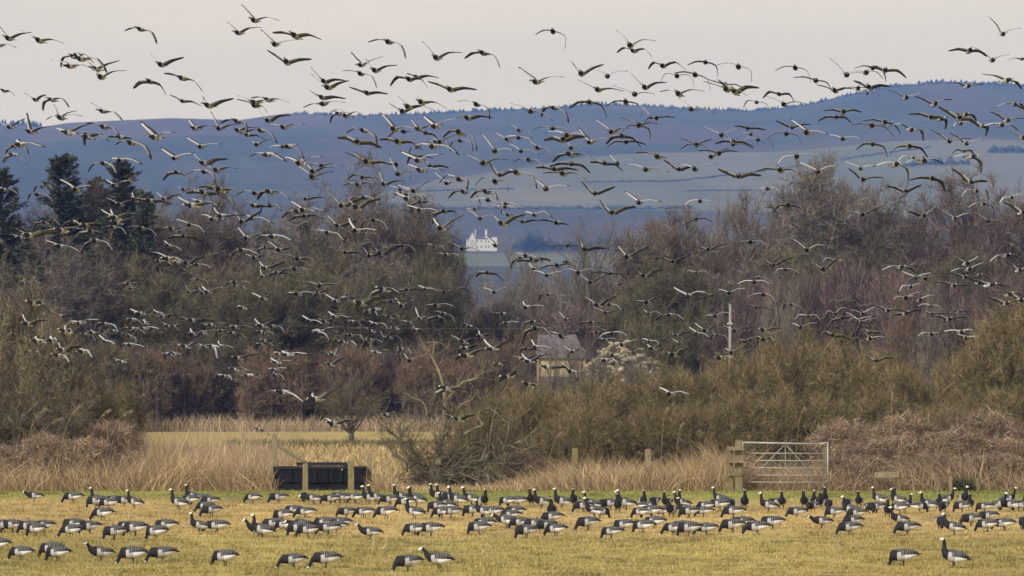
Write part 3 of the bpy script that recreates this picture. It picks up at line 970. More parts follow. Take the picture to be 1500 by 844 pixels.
# ---------------------------------------------------------------- dry grass and reeds
def straw_patch(name, n, px0, px1, d0, d1, hfun, lab, cat, pal, lean=0.5, wid=0.012, thin=0.0, arch=0.45):
    px = NR.uniform(px0, px1, n)
    d = NR.uniform(d0, d1, n)
    x = (px - 750) / F * d
    clump = vnoise(x * 0.9, d * 0.9, 31)
    h = hfun(px) * (0.45 + 0.75 * clump) * NR.uniform(0.35, 1.1, n)
    base = np.stack([x, d, np.full(n, -0.03)], 1)
    lx = (vnoise(x * 0.6, d * 0.6, 37) - 0.5) * 2.2
    dirs = unit(np.stack([NR.normal(size=n) * lean * 0.75 + lx * lean, NR.normal(size=n) * lean * 0.5, np.ones(n)], 1))
    bend = np.stack([(NR.normal(size=n) * 0.6 + lx) * h * arch, NR.normal(size=n) * h * 0.2, -np.abs(NR.normal(size=n)) * h * 0.28], 1)
    pal = np.array(pal)
    ci = NR.integers(0, len(pal), n)
    cols = pal[ci] * np.clip(np.exp(NR.normal(0, .42, n)), .35, 2.0)[:, None]
    V, T, C = blades(base, dirs, h, NR.uniform(0.5, 1.3, n) * wid, bend, cols)
    V[:, 2] = np.maximum(V[:, 2], -0.02)
    o = link(name, np_mesh(name, V, T, M['straw'], C))
    tag(o, lab, cat, kind='stuff')


STRAW = [(0.40, 0.29, 0.165), (0.33, 0.235, 0.13), (0.46, 0.345, 0.21), (0.25, 0.17, 0.10), (0.36, 0.26, 0.13)]
BROWN = [(0.31, 0.22, 0.14), (0.22, 0.15, 0.10), (0.40, 0.30, 0.195), (0.34, 0.245, 0.15)]
straw_patch('dry_grass', 52000, -60, 1085, 200.2, 206.0,
            lambda p: np.interp(p, [-60, 0, 150, 200, 400, 405, 540, 545, 600, 700, 780, 850, 950, 1040, 1085], [1.7, 1.6, 1.5, 1.75, 1.7, 0.14, 0.14, .9, .4, .35, .8, 1.5, 1.4, 1.9, 2.1]),
            'tall pale straw-coloured dry grass along the fence line', 'dry grass', STRAW)
straw_patch('dry_bank_grass', 26000, 1060, 1560, 200.6, 207.0,
            lambda p: np.interp(p, [1060, 1090, 1210, 1300, 1400, 1560], [1.7, 1.25, 1.5, 1.7, 1.6, 1.5]),
            'brown withered grass covering the bank behind the gate', 'dry grass', BROWN + STRAW[:1], lean=0.8)
straw_patch('rough_grass', 26000, 150, 800, 212, 325, lambda p: np.full(len(p), 0.62),
            'rough yellowed grass filling the ground behind the trough', 'dry grass', [(0.38, 0.28, 0.13), (0.30, 0.24, 0.10), (0.42, 0.3, 0.16)], wid=0.03)
straw_patch('ditch_grass', 9000, 330, 800, 322, 336, lambda p: np.full(len(p), 0.75),
            'dark green rushes lining the ditch before the far field', 'rushes', [(0.085, 0.085, 0.035), (0.12, 0.105, 0.045), (0.16, 0.13, 0.065)], wid=0.03)
straw_patch('far_reeds', 14000, -60, 800, 424, 434, lambda p: np.full(len(p), 1.5),
            'pale dead reeds edging the far field below the scrub', 'reeds', [(0.30, 0.23, 0.15), (0.22, 0.16, 0.10), (0.36, 0.29, 0.19)], wid=0.035, lean=0.25)
straw_patch('tall_reeds', 5200, 150, 420, 206, 214, lambda p: np.full(len(p), 2.6),
            'thin tall reed stems standing up behind the dry grass', 'reeds', [(0.33, 0.235, 0.15), (0.24, 0.165, 0.105), (0.42, 0.32, 0.21)], wid=0.012, lean=0.22, arch=0.2)


def reed(px, top, bpx, brow, d, lab, droop):
    root = empty('arching_reed', P(bpx, brow, d))
    gz = -root.location.z
    tip = P(px, top, d) - root.location
    a = Vector((0 - 0.1 * tip.x, 0, gz))
    c = Vector((tip.x * 0.15, 0, tip.z * 0.85))
    ln = bez(a, c, tip, 9)
    tag(root, lab, 'reed', 'arching plumed reeds')
    b = MB(); b.tube(ln, [0.0065 - 0.0004 * i for i in range(10)], 4); b.build('stem', M['reed'], root)
    n = 70
    t = NR.uniform(.78, 1, n)[:, None]
    base = np.array(a) * (1 - t) ** 2 + np.array(c) * 2 * t * (1 - t) + np.array(tip) * t * t
    dirs = unit(np.stack([NR.normal(0.5 * np.sign(droop), .4, n), NR.normal(0, .4, n), NR.normal(-0.9, .4, n)], 1))
    V, T, _ = blades(base, dirs, NR.uniform(.04, .15, n), np.full(n, .009), np.zeros((n, 3)), seg=1)
    link('plume', np_mesh('plume', V, T, M['plume']), root)
M['reed'] = noise_mat('reed_stem', [(0.3, (0.26, 0.195, 0.115)), (0.7, (0.4, 0.315, 0.2))], 5)
M['plume'] = noise_mat('reed_plume', [(0.3, (0.22, 0.17, 0.115)), (0.7, (0.36, 0.29, 0.205))], 9)
for px, top, bpx, brow, d, droop in ((69, 597, 34, 646, 201.5, .18), (117, 595, 86, 664, 201, .3), (162, 599, 126, 664, 201, .35), (194, 601, 152, 640, 201.5, .2), (92, 612, 45, 648, 202, .2)):
    reed(px, top, bpx, brow, d, 'tall reed with a drooping pale plume arching out before the thorn bush', droop)
for px, top, bpx, brow, d, droop in ((1397, 624, 1376, 652, 202, .2), (1179, 596, 1165, 626, 203, .2), (1327, 632, 1316, 655, 202.5, .15), (1306, 574, 1306, 628, 204, .05)):
    reed(px, top, bpx, brow, d, 'thin reed standing up from the brambles on the bank beside the gate', droop)
for px, top, bpx, brow, d, droop in ((823, 632, 802, 680, 202, .12), (978, 595, 968, 655, 202.5, .15), (1000, 618, 990, 655, 202, .2)):
    reed(px, top, bpx, brow, d, 'thin pale reed rising before the hedge by the fence posts', droop)

# short grass of the pasture
def pasture_grass():
    n, nc, per = 150000, 11000, 12
    u = NR.random(n + nc)
    d = 112 * (205.5 / 112) ** u
    x = NR.uniform(-0.082, 0.082, n + nc) * d
    cs = np.concatenate([np.ones(n), np.repeat(np.exp(NR.normal(-.2, .24, nc)), per)])
    ch = np.concatenate([np.zeros(n), np.repeat(NR.uniform(.015, .06, nc), per)])
    d = np.concatenate([d[:n], np.repeat(d[n:], per) + NR.normal(0, .12, nc * per)])
    x = np.concatenate([x[:n], np.repeat(x[n:], per) + NR.normal(0, .11, nc * per)])
    n = len(x)
    cl = vnoise(x * 1.4, d * 0.8, 41)
    h = 0.022 + ch + 0.05 * cl ** 2 + np.clip((d - 192) / 12, 0, 1) * 0.07 * NR.random(n)
    base = np.stack([x, d, np.full(n, -0.012)], 1)
    dirs = unit(np.stack([NR.normal(size=n) * .6, NR.normal(size=n) * .6, np.ones(n)], 1))
    c = grass_colour(x, d) * ((0.72 + 0.55 * NR.random(n)) * cs)[:, None]
    dark = (vnoise(x * 2.2, d * 0.9, 43) > 0.66)
    c[dark] *= np.array([0.55, 0.62, 0.6])
    V, T, C = blades(base, dirs, h, NR.uniform(0.012, 0.03, n), np.zeros((n, 3)), c, seg=1)
    o = link('grass', np_mesh('grass', V, T, M['blade'], C))
    tag(o, 'short grazed grass of the pasture under the geese', 'grass', kind='stuff')
pasture_grass()

# pale dead stalk lying in the pasture
def dead_stalk():
    d = ground_d(806)
    o = empty('dead_stalk', P(548, 806, d))
    o.location.z = 0
    tag(o, 'pale bleached dead plant stalk sticking up from the pasture', 'stalk')
    k = d / F
    b = MB()
    b.tube([(-2 * k, 0, 0), (0, 0, .2), (-1 * k, 0, 22 * k)], [.017, .013, .008], 6)
    b.build('stem', M['straw_pale'], o)
    b = MB()
    b.tube([(6 * k, 0, .02), (14 * k, 0, 3 * k), (18 * k, 0, 9 * k), (18.5 * k, 0, 22 * k)], [.015, .016, .012, .007], 6)
    b.build('stem', M['straw_pale'], o)
    b = MB(); b.tube([(-9 * k, 0, .01), (-3 * k, 0, 3 * k)], [.02, .012], 6); b.build('stem', M['straw_pale'], o)
M['straw_pale'] = noise_mat('bleached_stalk', [(0.3, (0.34, 0.275, 0.17)), (0.7, (0.48, 0.40, 0.265))], 8)
dead_stalk()

# ---------------------------------------------------------------- fence posts, trough, gate, stile
def post(px, top, d, wpx, lab, m='wood_old', base=None, lean=0.0, name='fence_post', group=None):
    p = P(px, top, d)
    h = p.z
    w = wpx / F * d
    o = MB()
    # one continuous tapered shaft with a bevelled, slightly slanted head
    vs, fs = [], []
    lv = [(-0.05, 1.0), (h * .35, 1.0), (h * .7, .97), (h * .975, .95), (h, .80)]
    r = random.Random(int(px * 10))
    for (z, s) in lv:
        j = r.uniform(-.004, .004)
        for sx, sy in ((-1, -1), (1, -1), (1, 1), (-1, 1)):
            vs.append((sx * w / 2 * s + j, sy * w / 2 * s, z + (sx * .008 if z == h else 0)))
    for i in range(len(lv) - 1):
        for k in range(4):
            k2 = (k + 1) % 4
            fs.append((i * 4 + k, i * 4 + k2, i * 4 + 4 + k2, i * 4 + 4 + k))
    fs.append(tuple(range((len(lv) - 1) * 4, len(lv) * 4)))
    fs.append((3, 2, 1, 0))
    o.add(vs, fs)
    ob = o.build(name, M[m], None, (p.x, d, 0))
    ob.rotation_euler = (0, lean, r.uniform(-.2, .2))
    tag(ob, lab, 'post', group)
    return ob


post(218, 656, 201.4, 6, 'short grey fence post half sunk in dry grass near the thorn bush', 'wood_green')
post(359, 634, 202.2, 5, 'thin weathered fence post in dry grass before the braced post', 'wood_old', lean=-.03)
post(447, 679, 199.9, 7, 'square pale fence post before the middle of the black trough', 'wood_old')
post(514, 675, 199.9, 8, 'mossy fence post before the end of the black trough', 'wood_green')
post(541, 664, 201.6, 7, 'pale grey fence post just beyond the end of the black trough', 'wood_old')
post(842, 657, 200.8, 8, 'grey-green fence post standing closest to the sprawling tree', 'wood_green')
post(949, 658, 201.2, 8, 'pale fence post alone in dry grass before the hedge', 'wood_old')
post(1375, 699, 200.3, 4, 'thin low fence post, left of a close pair before the brambles', 'wood_green')
post(1392.5, 698, 200, 5, 'short pale fence stake beside the dark rush clump', 'wood_old')
post(1432, 701, 200.5, 4, 'small weathered stake in brown grass past the short pale stake', 'wood_green')
post(1209, 655, 201.8, 8, 'stout mossy post behind the free end of the metal gate', 'wood_green')
# braced strainer post
bp = empty('braced_post', ((402 - 750) / F * 201.2, 201.2, 0))
tag(bp, 'tall strainer post with a sloping timber brace next to the black trough', 'post')
b = MB(); h = P(402, 635, 201.2).z
b.box((0, 0, h / 2 - .05), (.155, .155, h + .1), taper=.93); b.build('post', M['wood_old'], bp)
b = MB()
pa, pb = P(407, 652, 201.2) - bp.location, P(456, 682, 201.2) - bp.location
b.tube([pa, pa.lerp(pb, .5) + Vector((0, 0, -.03)), pb], [.055, .06, .055], 6); b.build('brace', M['wood_old'], bp)


def trough():
    d = 200.8
    k = d / F
    root = empty('feed_trough', ((468 - 750) * k, d, 0))
    tag(root, 'long black plastic livestock trough with raised lid behind two posts', 'trough')
    Z = lambda row: HC + (ROWH - row) * k
    X = lambda px: (px - 468) * k
    zt = Z(683.5)
    b = MB()
    x0, x1 = X(401), X(536)
    dp = 0.85
    # hull: wide rim, tapering walls, narrower foot
    prof = [(0.06, 0.0, .05), (0.06, zt * .30, .05), (0.02, zt * .34, 0.0), (0.0, zt * .8, -.02), (0.0, zt, -.03)]
    vs, fs = [], []
    for ins, z, dy in prof:
        for x, y in ((x0 + ins, dy), (x1 - ins, dy), (x1 - ins, dp - dy), (x0 + ins, dp - dy)):
            vs.append((x, y, z))
    for i in range(len(prof) - 1):
        for q in range(4):
            q2 = (q + 1) % 4
            fs.append((i * 4 + q, i * 4 + q2, i * 4 + 4 + q2, i * 4 + 4 + q))
    o = len(vs)
    for x, y, z in ((x0 + .05, .03, zt), (x1 - .05, .03, zt), (x1 - .05, dp - .03, zt), (x0 + .05, dp - .03, zt), (x0 + .1, .1, zt * .4), (x1 - .1, .1, zt * .4), (x1 - .1, dp - .1, zt * .4), (x0 + .1, dp - .1, zt * .4)):
        vs.append((x, y, z))
    e = (len(prof) - 1) * 4
    for q in range(4):
        q2 = (q + 1) % 4
        fs.append((e + q, e + q2, o + q2, o + q)); fs.append((o + q, o + q2, o + 4 + q2, o + 4 + q))
    fs.append((o + 4, o + 5, o + 6, o + 7)); fs.append((3, 2, 1, 0))
    b.add(vs, fs); b.build('hull', M['plastic'], root)
    b = MB(); b.box((X(468.5), -.045, zt - .03), (x1 - x0 + .04, .05, .07)); b.build('rim', M['plastic_rim'], root)
    b = MB(); b.box((X(471), .42, Z(680) + .0), (X(508) - X(434), .55, .10)); lid = b.build('lid', M['plastic_rim'], root)
    b = MB(); b.box((X(506), .1, Z(683)), (.12, .12, .14)); b.build('hinge', M['plastic_rim'], root)
    for px, w in ((462, 5), (478, 4), (486, 4), (499, 6), (425, 5), (528, 4)):
        b = MB(); b.box((X(px), -.035, zt * .62), (w * k, .06, zt * .52), taper=.9); b.build('rib', M['plastic'], root)
    b = MB(); b.tube([(X(501), -.09, Z(688)), (X(501), -.03, Z(688))], [.022, .022], 8); b.build('bolt', M['steel'], root)
trough()


def gate():
    d = 200.6
    k = d / F
    root = empty('field_gate', ((1150 - 750) * k, d, 0))
    tag(root, 'galvanised metal field gate of six bars closed across the bank', 'gate')
    X = lambda px: (px - 1150) * k
    Z = lambda row: HC + (ROWH - row) * k
    def bar(nm, p, q, r, mm='steel', y=0.0, sag=0.0):
        b = MB()
        p, q = Vector((X(p[0]), y, Z(p[1]))), Vector((X(q[0]), y, Z(q[1])))
        b.tube([p, p.lerp(q, .5) - Vector((0, 0, sag)), q], [r] * 3, 8)
        b.build(nm, M[mm], root, smooth=True)
    bar('top_bar', (1088, 648.3), (1199, 650.6), .030)
    bar('top_bar', (1200, 650.4), (1212.5, 648.6), .028)
    for row in (664.2, 674.8, 685.6, 696.2, 706.6):
        bar('bar', (1088.5, row - .3), (1211.5, row + .2), .0165, sag=.004)
    bar('end_stile', (1212.5, 647.5), (1212.5, 709), .026)
    bar('end_stile', (1088, 647), (1088, 709), .026)
    bar('upright', (1150.5, 651), (1150, 706), .012, y=.034)
    bar('brace', (1149, 652), (1098, 704), .013, y=.05)
    bar('brace', (1152, 652), (1198, 704), .013, y=.05)
gate()


def stile():
    d = 200.2
    k = d / F
    root = empty('wooden_stile', ((1076 - 750) * k, d, 0))
    tag(root, 'mossy wooden stile posts with two step boards against the gate hinge', 'stile')
    X = lambda px: (px - 1076) * k
    Z = lambda row: HC + (ROWH - row) * k
    for px, top, w, y in ((1069, 654, 10, .12), (1082, 645, 11, .05)):
        b = MB(); b.box((X(px), y, Z(top) / 2 - .05), (w * k, .16, Z(top) + .1), taper=.95); b.build('post', M['wood_green'], root)
    for row in (657, 675.5):
        b = MB(); b.box((X(1078), -.12, Z(row)), (22 * k, .26, .105)); b.build('step', M['wood_old'], root)
    b = MB(); b.box((X(1076), -.02, Z(695)), (19 * k, .09, .1)); b.build('rail', M['wood_green'], root)
stile()
rl = empty('broken_rail', ((1317 - 750) / F * 200.4, 200.4, 0))
tag(rl, 'low broken fence rail of one mossy board on a short post', 'fence')
b = MB(); h = P(0, 691, 200.4).z
b.box((0, 0.03, h / 2 - .05), (.09, .09, h + .1)); b.build('post', M['wood_green'], rl)
b = MB(); b.box((-.36, -.045, h - .09), (.74, .05, .17), rot=Matrix.Rotation(-.02, 3, 'Y')); b.build('board', M['wood_old'], rl)
# dark rush clump by the stake
straw_patch('rush_clump', 900, 1402, 1428, 200.1, 200.7, lambda p: np.full(len(p), .75), 'dark green rush clump growing beside the short pale stake', 'rushes',
            [(0.05, 0.055, 0.022), (0.09, 0.08, 0.035)], wid=.012)

# ---------------------------------------------------------------- hut, stone heap, pole
def hut():
    d = 352.0
    k = d / F
    root = empty('small_hut', ((823 - 750) * k, d, 0))
    tag(root, 'small straw-walled hut with a grey slate roof behind the hedge', 'hut')
    X = lambda px: (px - 823) * k
    Z = lambda row: HC + (ROWH - row) * k
    b = MB(); b.box((0, 1.2, Z(523) / 2), (X(857) - X(786), 2.4, Z(523))); b.build('wall', M['thatch'], root)
    b = MB(); b.box((0, -.03, Z(566)), (X(855) - X(787), .08, Z(552) - Z(580))); b.build('plinth', M['slate'], root)
    b = MB()
    x0, x1, z0, z1 = X(785), X(858), Z(524.5), Z(490)
    b.add([(x0, -.25, z0), (x1, -.25, z0), (x1, 2.65, z0), (x0, 2.65, z0), (x0 + .1, 1.2, z1), (x1 - .5, 1.2, z1)], [(0, 1, 5, 4), (1, 2, 5), (2, 3, 4, 5), (3, 0, 4), (3, 2, 1, 0)])
    b.build('roof', M['slate'], root)
    b = MB(); b.box((X(788), -.1, Z(540)), (.12, .12, Z(525) - Z(560))); b.build('corner_post', M['wood_old'], root)
hut()


def stone_heap():
    d = 350.0
    k = d / F
    root = empty('stone_heap', ((905 - 750) * k, d, 0))
    tag(root, 'big heap of pale boulders behind the hedge beside the hut', 'stone heap')
    X = lambda px: (px - 905) * k
    Z = lambda row: HC + (ROWH - row) * k
    r = random.Random(3)
    shapes = []
    for s in range(5):
        b = MB()
        vs, fs = [], []
        for i in range(5):
            ph = math.pi * i / 4
            for j in range(7):
                th = 2 * math.pi * j / 7 + s
                q = r.uniform(.75, 1.15)
                vs.append((math.sin(ph) * math.cos(th) * q, math.sin(ph) * math.sin(th) * q, math.cos(ph) * q * .75))
        for i in range(4):
            for j in range(7):
                j2 = (j + 1) % 7
                fs.append((i * 7 + j, (i + 1) * 7 + j, (i + 1) * 7 + j2, i * 7 + j2))
        b.add(vs, fs)
        shapes.append(b.mesh('stone', [M['stone']]))
    # core that the stones rest on
    b = MB(); b.tube([(0, .6, -.1), (0, .6, Z(545)), (.2, .6, Z(512))], [2.3, 1.5, .3], 9); b.build('core', M['soil'], root)
    for i in range(190):
        t = r.random() ** 1.2
        px = 848 + r.random() * 120
        top = np.interp(px, [845, 870, 893, 915, 940, 970], [552, 527, 503, 500, 510, 540])
        row = top + r.random() ** 1.1 * (590 - top)
        fall = (row - top) / 60.0
        s = r.uniform(.10, .27)
        o = link('stone', r.choice(shapes), root, (X(px), .3 - 1.6 * fall + r.uniform(-.2, .2), Z(row)))
        o.scale = (s * r.uniform(.9, 1.7), s, s * r.uniform(.6, 1.0))
        o.rotation_euler = (r.uniform(-.4, .4), r.uniform(-.5, .5), r.uniform(0, 6))
stone_heap()

pd = 300.0
pl = empty('utility_pole', ((1069 - 750) / F * pd, pd, 0))
tag(pl, 'pale grey utility pole rising behind the hedge', 'pole')
b = MB(); h = P(0, 447, pd).z
b.tube([(0, 0, -.1), (0, 0, h * .5), (.02, 0, h)], [.075, .068, .06], 10); b.build('shaft', M['pole'], pl, smooth=True)
b = MB(); b.tube([(.02, 0, h), (.02, 0, h + .06)], [.08, .08], 10); b.build('cap', M['pole'], pl)
b = MB(); b.box((0, -.13, P(0, 474, pd).z), (.26, .06, .07)); b.build('bracket', M['steel'], pl)
b = MB()
for side in (-1,):
    pts = []
    for i in range(25):
        t = i / 24
        pts.append((-t * 22, t * 12, P(0, 470, pd).z - .3 * (1 - (2 * t - 1) ** 2)))
    b.tube(pts, [.003] * 25, 4)
b.build('wire', M['pole'], pl)

# ---------------------------------------------------------------- geese on the ground
GM = [M['g_black'], M['g_white'], M['g_flank'], M['g_back'], M['g_vent'], M['g_leg']]
BLK, WHT, FLK, BAK, VNT, LEG = range(6)


def loft(mb, rings, colour, n=12):
    """rings: (centre, half-width, half-height, tilt). colour(i, ang) gives the material of each face."""
    vs = []
    for (c, rw, rh, tl) in rings:
        c = Vector(c)
        upv = Vector((-math.sin(tl), 0, math.cos(tl)))
        for k in range(n):
            a = 2 * math.pi * k / n
            vs.append(c + Vector((0, math.cos(a) * rw, 0)) + upv * math.sin(a) * rh)
    fs, ms = [], []
    for i in range(len(rings) - 1):
        for k in range(n):
            k2 = (k + 1) % n
            fs.append((i * n + k, i * n + k2, (i + 1) * n + k2, (i + 1) * n + k))
            ms.append(colour(i, math.sin(2 * math.pi * (k + .5) / n)))
    fs.append(tuple(range(n))); ms.append(colour(0, 0))
    e = (len(rings) - 1) * n
    fs.append(tuple(e + k for k in range(n - 1, -1, -1))); ms.append(colour(len(rings) - 2, 0))
    mb.add(vs, fs, ms)


def goose_mesh(pose, var, seed):
    r = random.Random(seed)
    mb = MB()
    j = lambda s: r.uniform(-s, s)
    # tail to breast
    body = {'graze': [(-.385, .275), (-.30, .275), (-.235, .272), (-.15, .268), (-.06, .262), (.02, .256), (.10, .25), (.19, .238)],
            'alert': [(-.36, .215), (-.285, .225), (-.225, .235), (-.145, .25), (-.06, .265), (.015, .282), (.09, .302), (.165, .33)],
            'walk': [(-.375, .25), (-.30, .252), (-.235, .255), (-.15, .258), (-.06, .262), (.02, .268), (.10, .278), (.185, .295)]}[pose]
    rad = [(.018, .008), (.045, .024), (.078, .062), (.11, .098), (.128, .12), (.13, .126), (.112, .116), (.08, .09)]
    if pose == 'graze':
        nk = [[(.222, .195), (.243, .14), (.25, .092), (.258, .056), (.282, .034), (.318, .016)],
              [(.23, .205), (.265, .155), (.288, .105), (.302, .066), (.328, .042), (.366, .02)],
              [(.235, .21), (.278, .168), (.308, .122), (.325, .08), (.352, .054), (.39, .032)]][var]
        tl = [-.6, -.8, -.9, -.9, -.7, -.6]
    elif pose == 'alert':
        dx = [0, .02, -.015][var]
        nk = [(.19, .395), (.20 + dx, .47), (.203 + dx, .535), (.212 + dx, .585), (.245 + dx, .605), (.302 + dx, .592)]
        tl = [1.2, 1.45, 1.4, .9, .2, -.1]
    else:
        nk = [[(.235, .335), (.27, .39), (.295, .43), (.325, .455), (.36, .455), (.412, .437)],
              [(.245, .30), (.31, .315), (.365, .325), (.405, .33), (.44, .322), (.492, .305)],
              [(.245, .31), (.295, .35), (.33, .375), (.36, .385), (.39, .37), (.43, .335)]][var]
        tl = [.9, .8, .7, .4, 0, -.2]
    nrad = [(.058, .062), (.042, .044), (.036, .037), (.035, .037), (.036, .038), (.011, .013)]
    rings = []
    for (x, z), (rw, rh) in zip(body, rad):
        rings.append(((x + j(.004), 0, z + j(.004)), rw, rh, 0.0 if pose != 'alert' else .18))
    rings[-1] = (rings[-1][0], rings[-1][1], rings[-1][2], {'graze': -.35, 'alert': .75, 'walk': .4}[pose])
    yb = j(.07)
    for q, ((x, z), (rw, rh), t) in enumerate(zip(nk, nrad, tl)):
        rings.append(((x, yb * (q / 5) ** 1.5, z), rw, rh, t))
    tip = rings[-1]
    rings.append(((tip[0][0] + .028, tip[0][1] * 1.15, tip[0][2] - .012), .003, .004, tip[3]))

    def colour(i, s):
        if i <= 0: return BLK
        if i == 1: return BLK if s > -.1 else VNT
        if i == 2: return BAK if s > -.15 else VNT
        if i == 3: return BAK if s > -.2 else VNT
        if i == 4: return BAK if s > .1 else FLK
        if i == 5: return BAK if s > .3 else FLK
        if i in (6, 7, 8, 9, 10): return BLK
        if i == 11: return (WHT if s < .75 else BLK) if pose != 'graze' else BLK
        if i == 12: return WHT if s < .55 else BLK
        return BLK
    loft(mb, rings, colour)
    # folded wing tips crossing over the tail
    for s in (-1, 1):
        mb.tube([(-.06, s * .075, body[4][1] + .07), (-.2, s * .075, body[3][1] + .055), (-.33, s * .022, body[1][1] + .03)], [.045, .042, .008], 6, BAK)
    gx = -.01 if pose != 'alert' else .0
    for s in (-1, 1):
        st = j(.05)
        mb.tube([(gx, s * .05, .2), (gx - .012 + st * .4, s * .05, .10), (gx + st, s * .05, .012)], [.024, .011, .010], 5, LEG)
        mb.add([(gx + st - .02, s * .05, .008), (gx + st + .065, s * .05 + .035, .004), (gx + st + .075, s * .05, .006), (gx + st + .065, s * .05 - .035, .004), (gx + st, s * .05, .022)],
               [(0, 1, 4), (1, 2, 4), (2, 3, 4), (3, 0, 4)], LEG)
    mb.v = [(x * .83, y * .95, z * .87 - (.045 * min(z / .16, 1.0) if pose != 'graze' or x < .2 else .018)) for x, y, z in mb.v]
    mb.v = [(x, y, max(z, .0)) for x, y, z in mb.v]
    return mb.mesh('goose_' + pose, GM, True)


GOOSE = {p: [goose_mesh(p, v % 3, 50 + 7 * v + len(p)) for v in range(9)] for p in ('graze', 'alert', 'walk')}
# photo tiles: x offset, then x, foot row (tenths of the six-fold enlargement) and pose:
# g graze, a alert, w walking, all facing left; capitals face right; f alert facing out, F grazing facing out
GROUND = {
    0: '30 19 w,64 20 g,84 24 g,86 22 a,95 25 g,100 22 g,118 25 a,109 23 g,90 35 g,2 46 g,10 46 g,25 47 g,31 49 g,38 46 g,64 45 g,62 50 g,78 47 g,100 52 g,118 49 g,112 47 g,137 52 g,145 46 g,-2 63 g,18 70 g,45 68 g,50 71 g,88 71 w,116 73 g,142 72 g',
    250: '19 20 a,7 26 a,17 22 g,27 21 g,34 23 g,30 28 g,35 32 g,25 46 a,40 46 g,72 20 g,94 20 g,117 19 F,125 21 w,140 21 g,148 20 g,108 32 g,118 33 g,98 36 g,80 51 a,77 50 w,100 45 g,90 44 g,115 46 w,112 49 g,120 50 g,138 48 g,135 44 g,145 46 g,47 75 g,107 77 g,136 77 g',
    500: '2 20 g,12 20 g,25 21 a,30 21 a,42 22 g,52 20 a,56 24 g,66 23 a,65 20 a,84 19 a,90 19 a,95 20 g,102 23 a,114 22 a,125 24 f,146 23 g,83 28 g,92 27 a,4 33 g,20 33 g,39 34 g,64 34 a,88 33 g,96 33 g,115 32 g,125 33 a,133 33 g,148 36 g,25 52 w,64 49 g,78 49 g,120 48 g,125 44 g,145 42 w,-2 43 g,58 80 g,85 78 w',
    750: '5 23 g,17 23 f,26 25 a,35 33 f,44 25 a,55 23 f,62 28 g,70 27 a,80 26 F,86 26 g,93 29 f,100 26 a,98 25 a,78 33 G,72 33 a,2 33 g,115 25 f,113 33 g,120 28 G,125 24 F,136 25 f,146 24 f,149 25 a,132 32 g,140 33 f,122 33 g,7 43 g,20 44 g,35 38 g,12 51 g,38 49 g,30 46 g,66 44 g,87 51 g,98 45 g,115 46 g,125 42 g,142 48 g,149 46 g',
    1000: '2 31 a,5 33 g,18 32 g,20 27 g,32 27 g,33 22 a,42 26 F,54 26 f,44 33 g,75 28 a,82 25 g,87 25 f,107 25 f,114 28 F,116 24 f,120 25 f,124 22 f,128 26 F,100 33 g,144 26 F,133 33 g,148 33 a,5 49 g,20 48 g,43 46 g,52 44 g,65 48 g,78 43 g,122 42 w,146 48 g,149 42 g',
    1250: '5 24 f,2 34 g,23 22 a,15 29 F,30 33 f,36 21 f,39 22 a,40 29 g,45 28 A,20 29 g,58 28 G,66 27 a,75 26 f,82 22 A,79 28 F,95 28 g,97 22 f,103 26 f,115 28 g,128 27 A,136 22 A,139 27 g,145 27 A,149 27 g,40 40 a,47 48 g,77 43 F,88 48 a,103 40 g,117 45 g,118 37 g,132 44 g,149 43 F,43 75 g,88 77 a'}
def before(px):
    for lim, t in ((200, 'before the thorn bush'), (390, 'before the dry grass'), (560, 'before the black trough'), (780, 'before the sprawling tree'),
                   (1050, 'before the lone fence posts'), (1225, 'before the metal gate'), (1345, 'before the broken rail')):
        if px < lim: return t
    return 'before the bramble bank'


gr = random.Random(77)
for ox, s in GROUND.items():
    for it in s.split(','):
        a, c, k = it.split()
        px, row = ox + float(a) * 10 / 6, 704 + float(c) * 10 / 6
        d = ground_d(row)
        pose = {'g': 'graze', 'a': 'alert', 'w': 'walk', 'f': 'alert'}[k.lower()]
        if k == 'F': pose = 'graze'
        if k in 'gaw': rz, fc = math.pi + gr.uniform(-.45, .45), 'left'
        elif k in 'GAW': rz, fc = gr.uniform(-.45, .45), 'right'
        else: rz, fc = -math.pi / 2 + gr.uniform(-.6, .35), 'front'
        o = link('barnacle_goose', gr.choice(GOOSE[pose]), None, ((px - 750) / F * d, d, 0.0))
        o.rotation_euler = (0, 0, rz)
        sc = gr.uniform(.93, 1.07)
        o.scale = (sc, sc * gr.uniform(.94, 1.06), sc * gr.uniform(.94, 1.05))
        act = {'graze': 'grazing head down', 'alert': 'standing with raised neck', 'walk': 'walking with neck stretched'}[pose]
        zone = 'by the fence' if row < 744 else ('in mid pasture' if row < 800 else 'at the near edge')
        way = {'left': 'left profile', 'right': 'right profile', 'front': 'breast-on'}[fc]
        lab = 'goose %s, %s, %s, %s' % (act, way, zone, before(px))
        tag(o, lab, 'goose', lab)

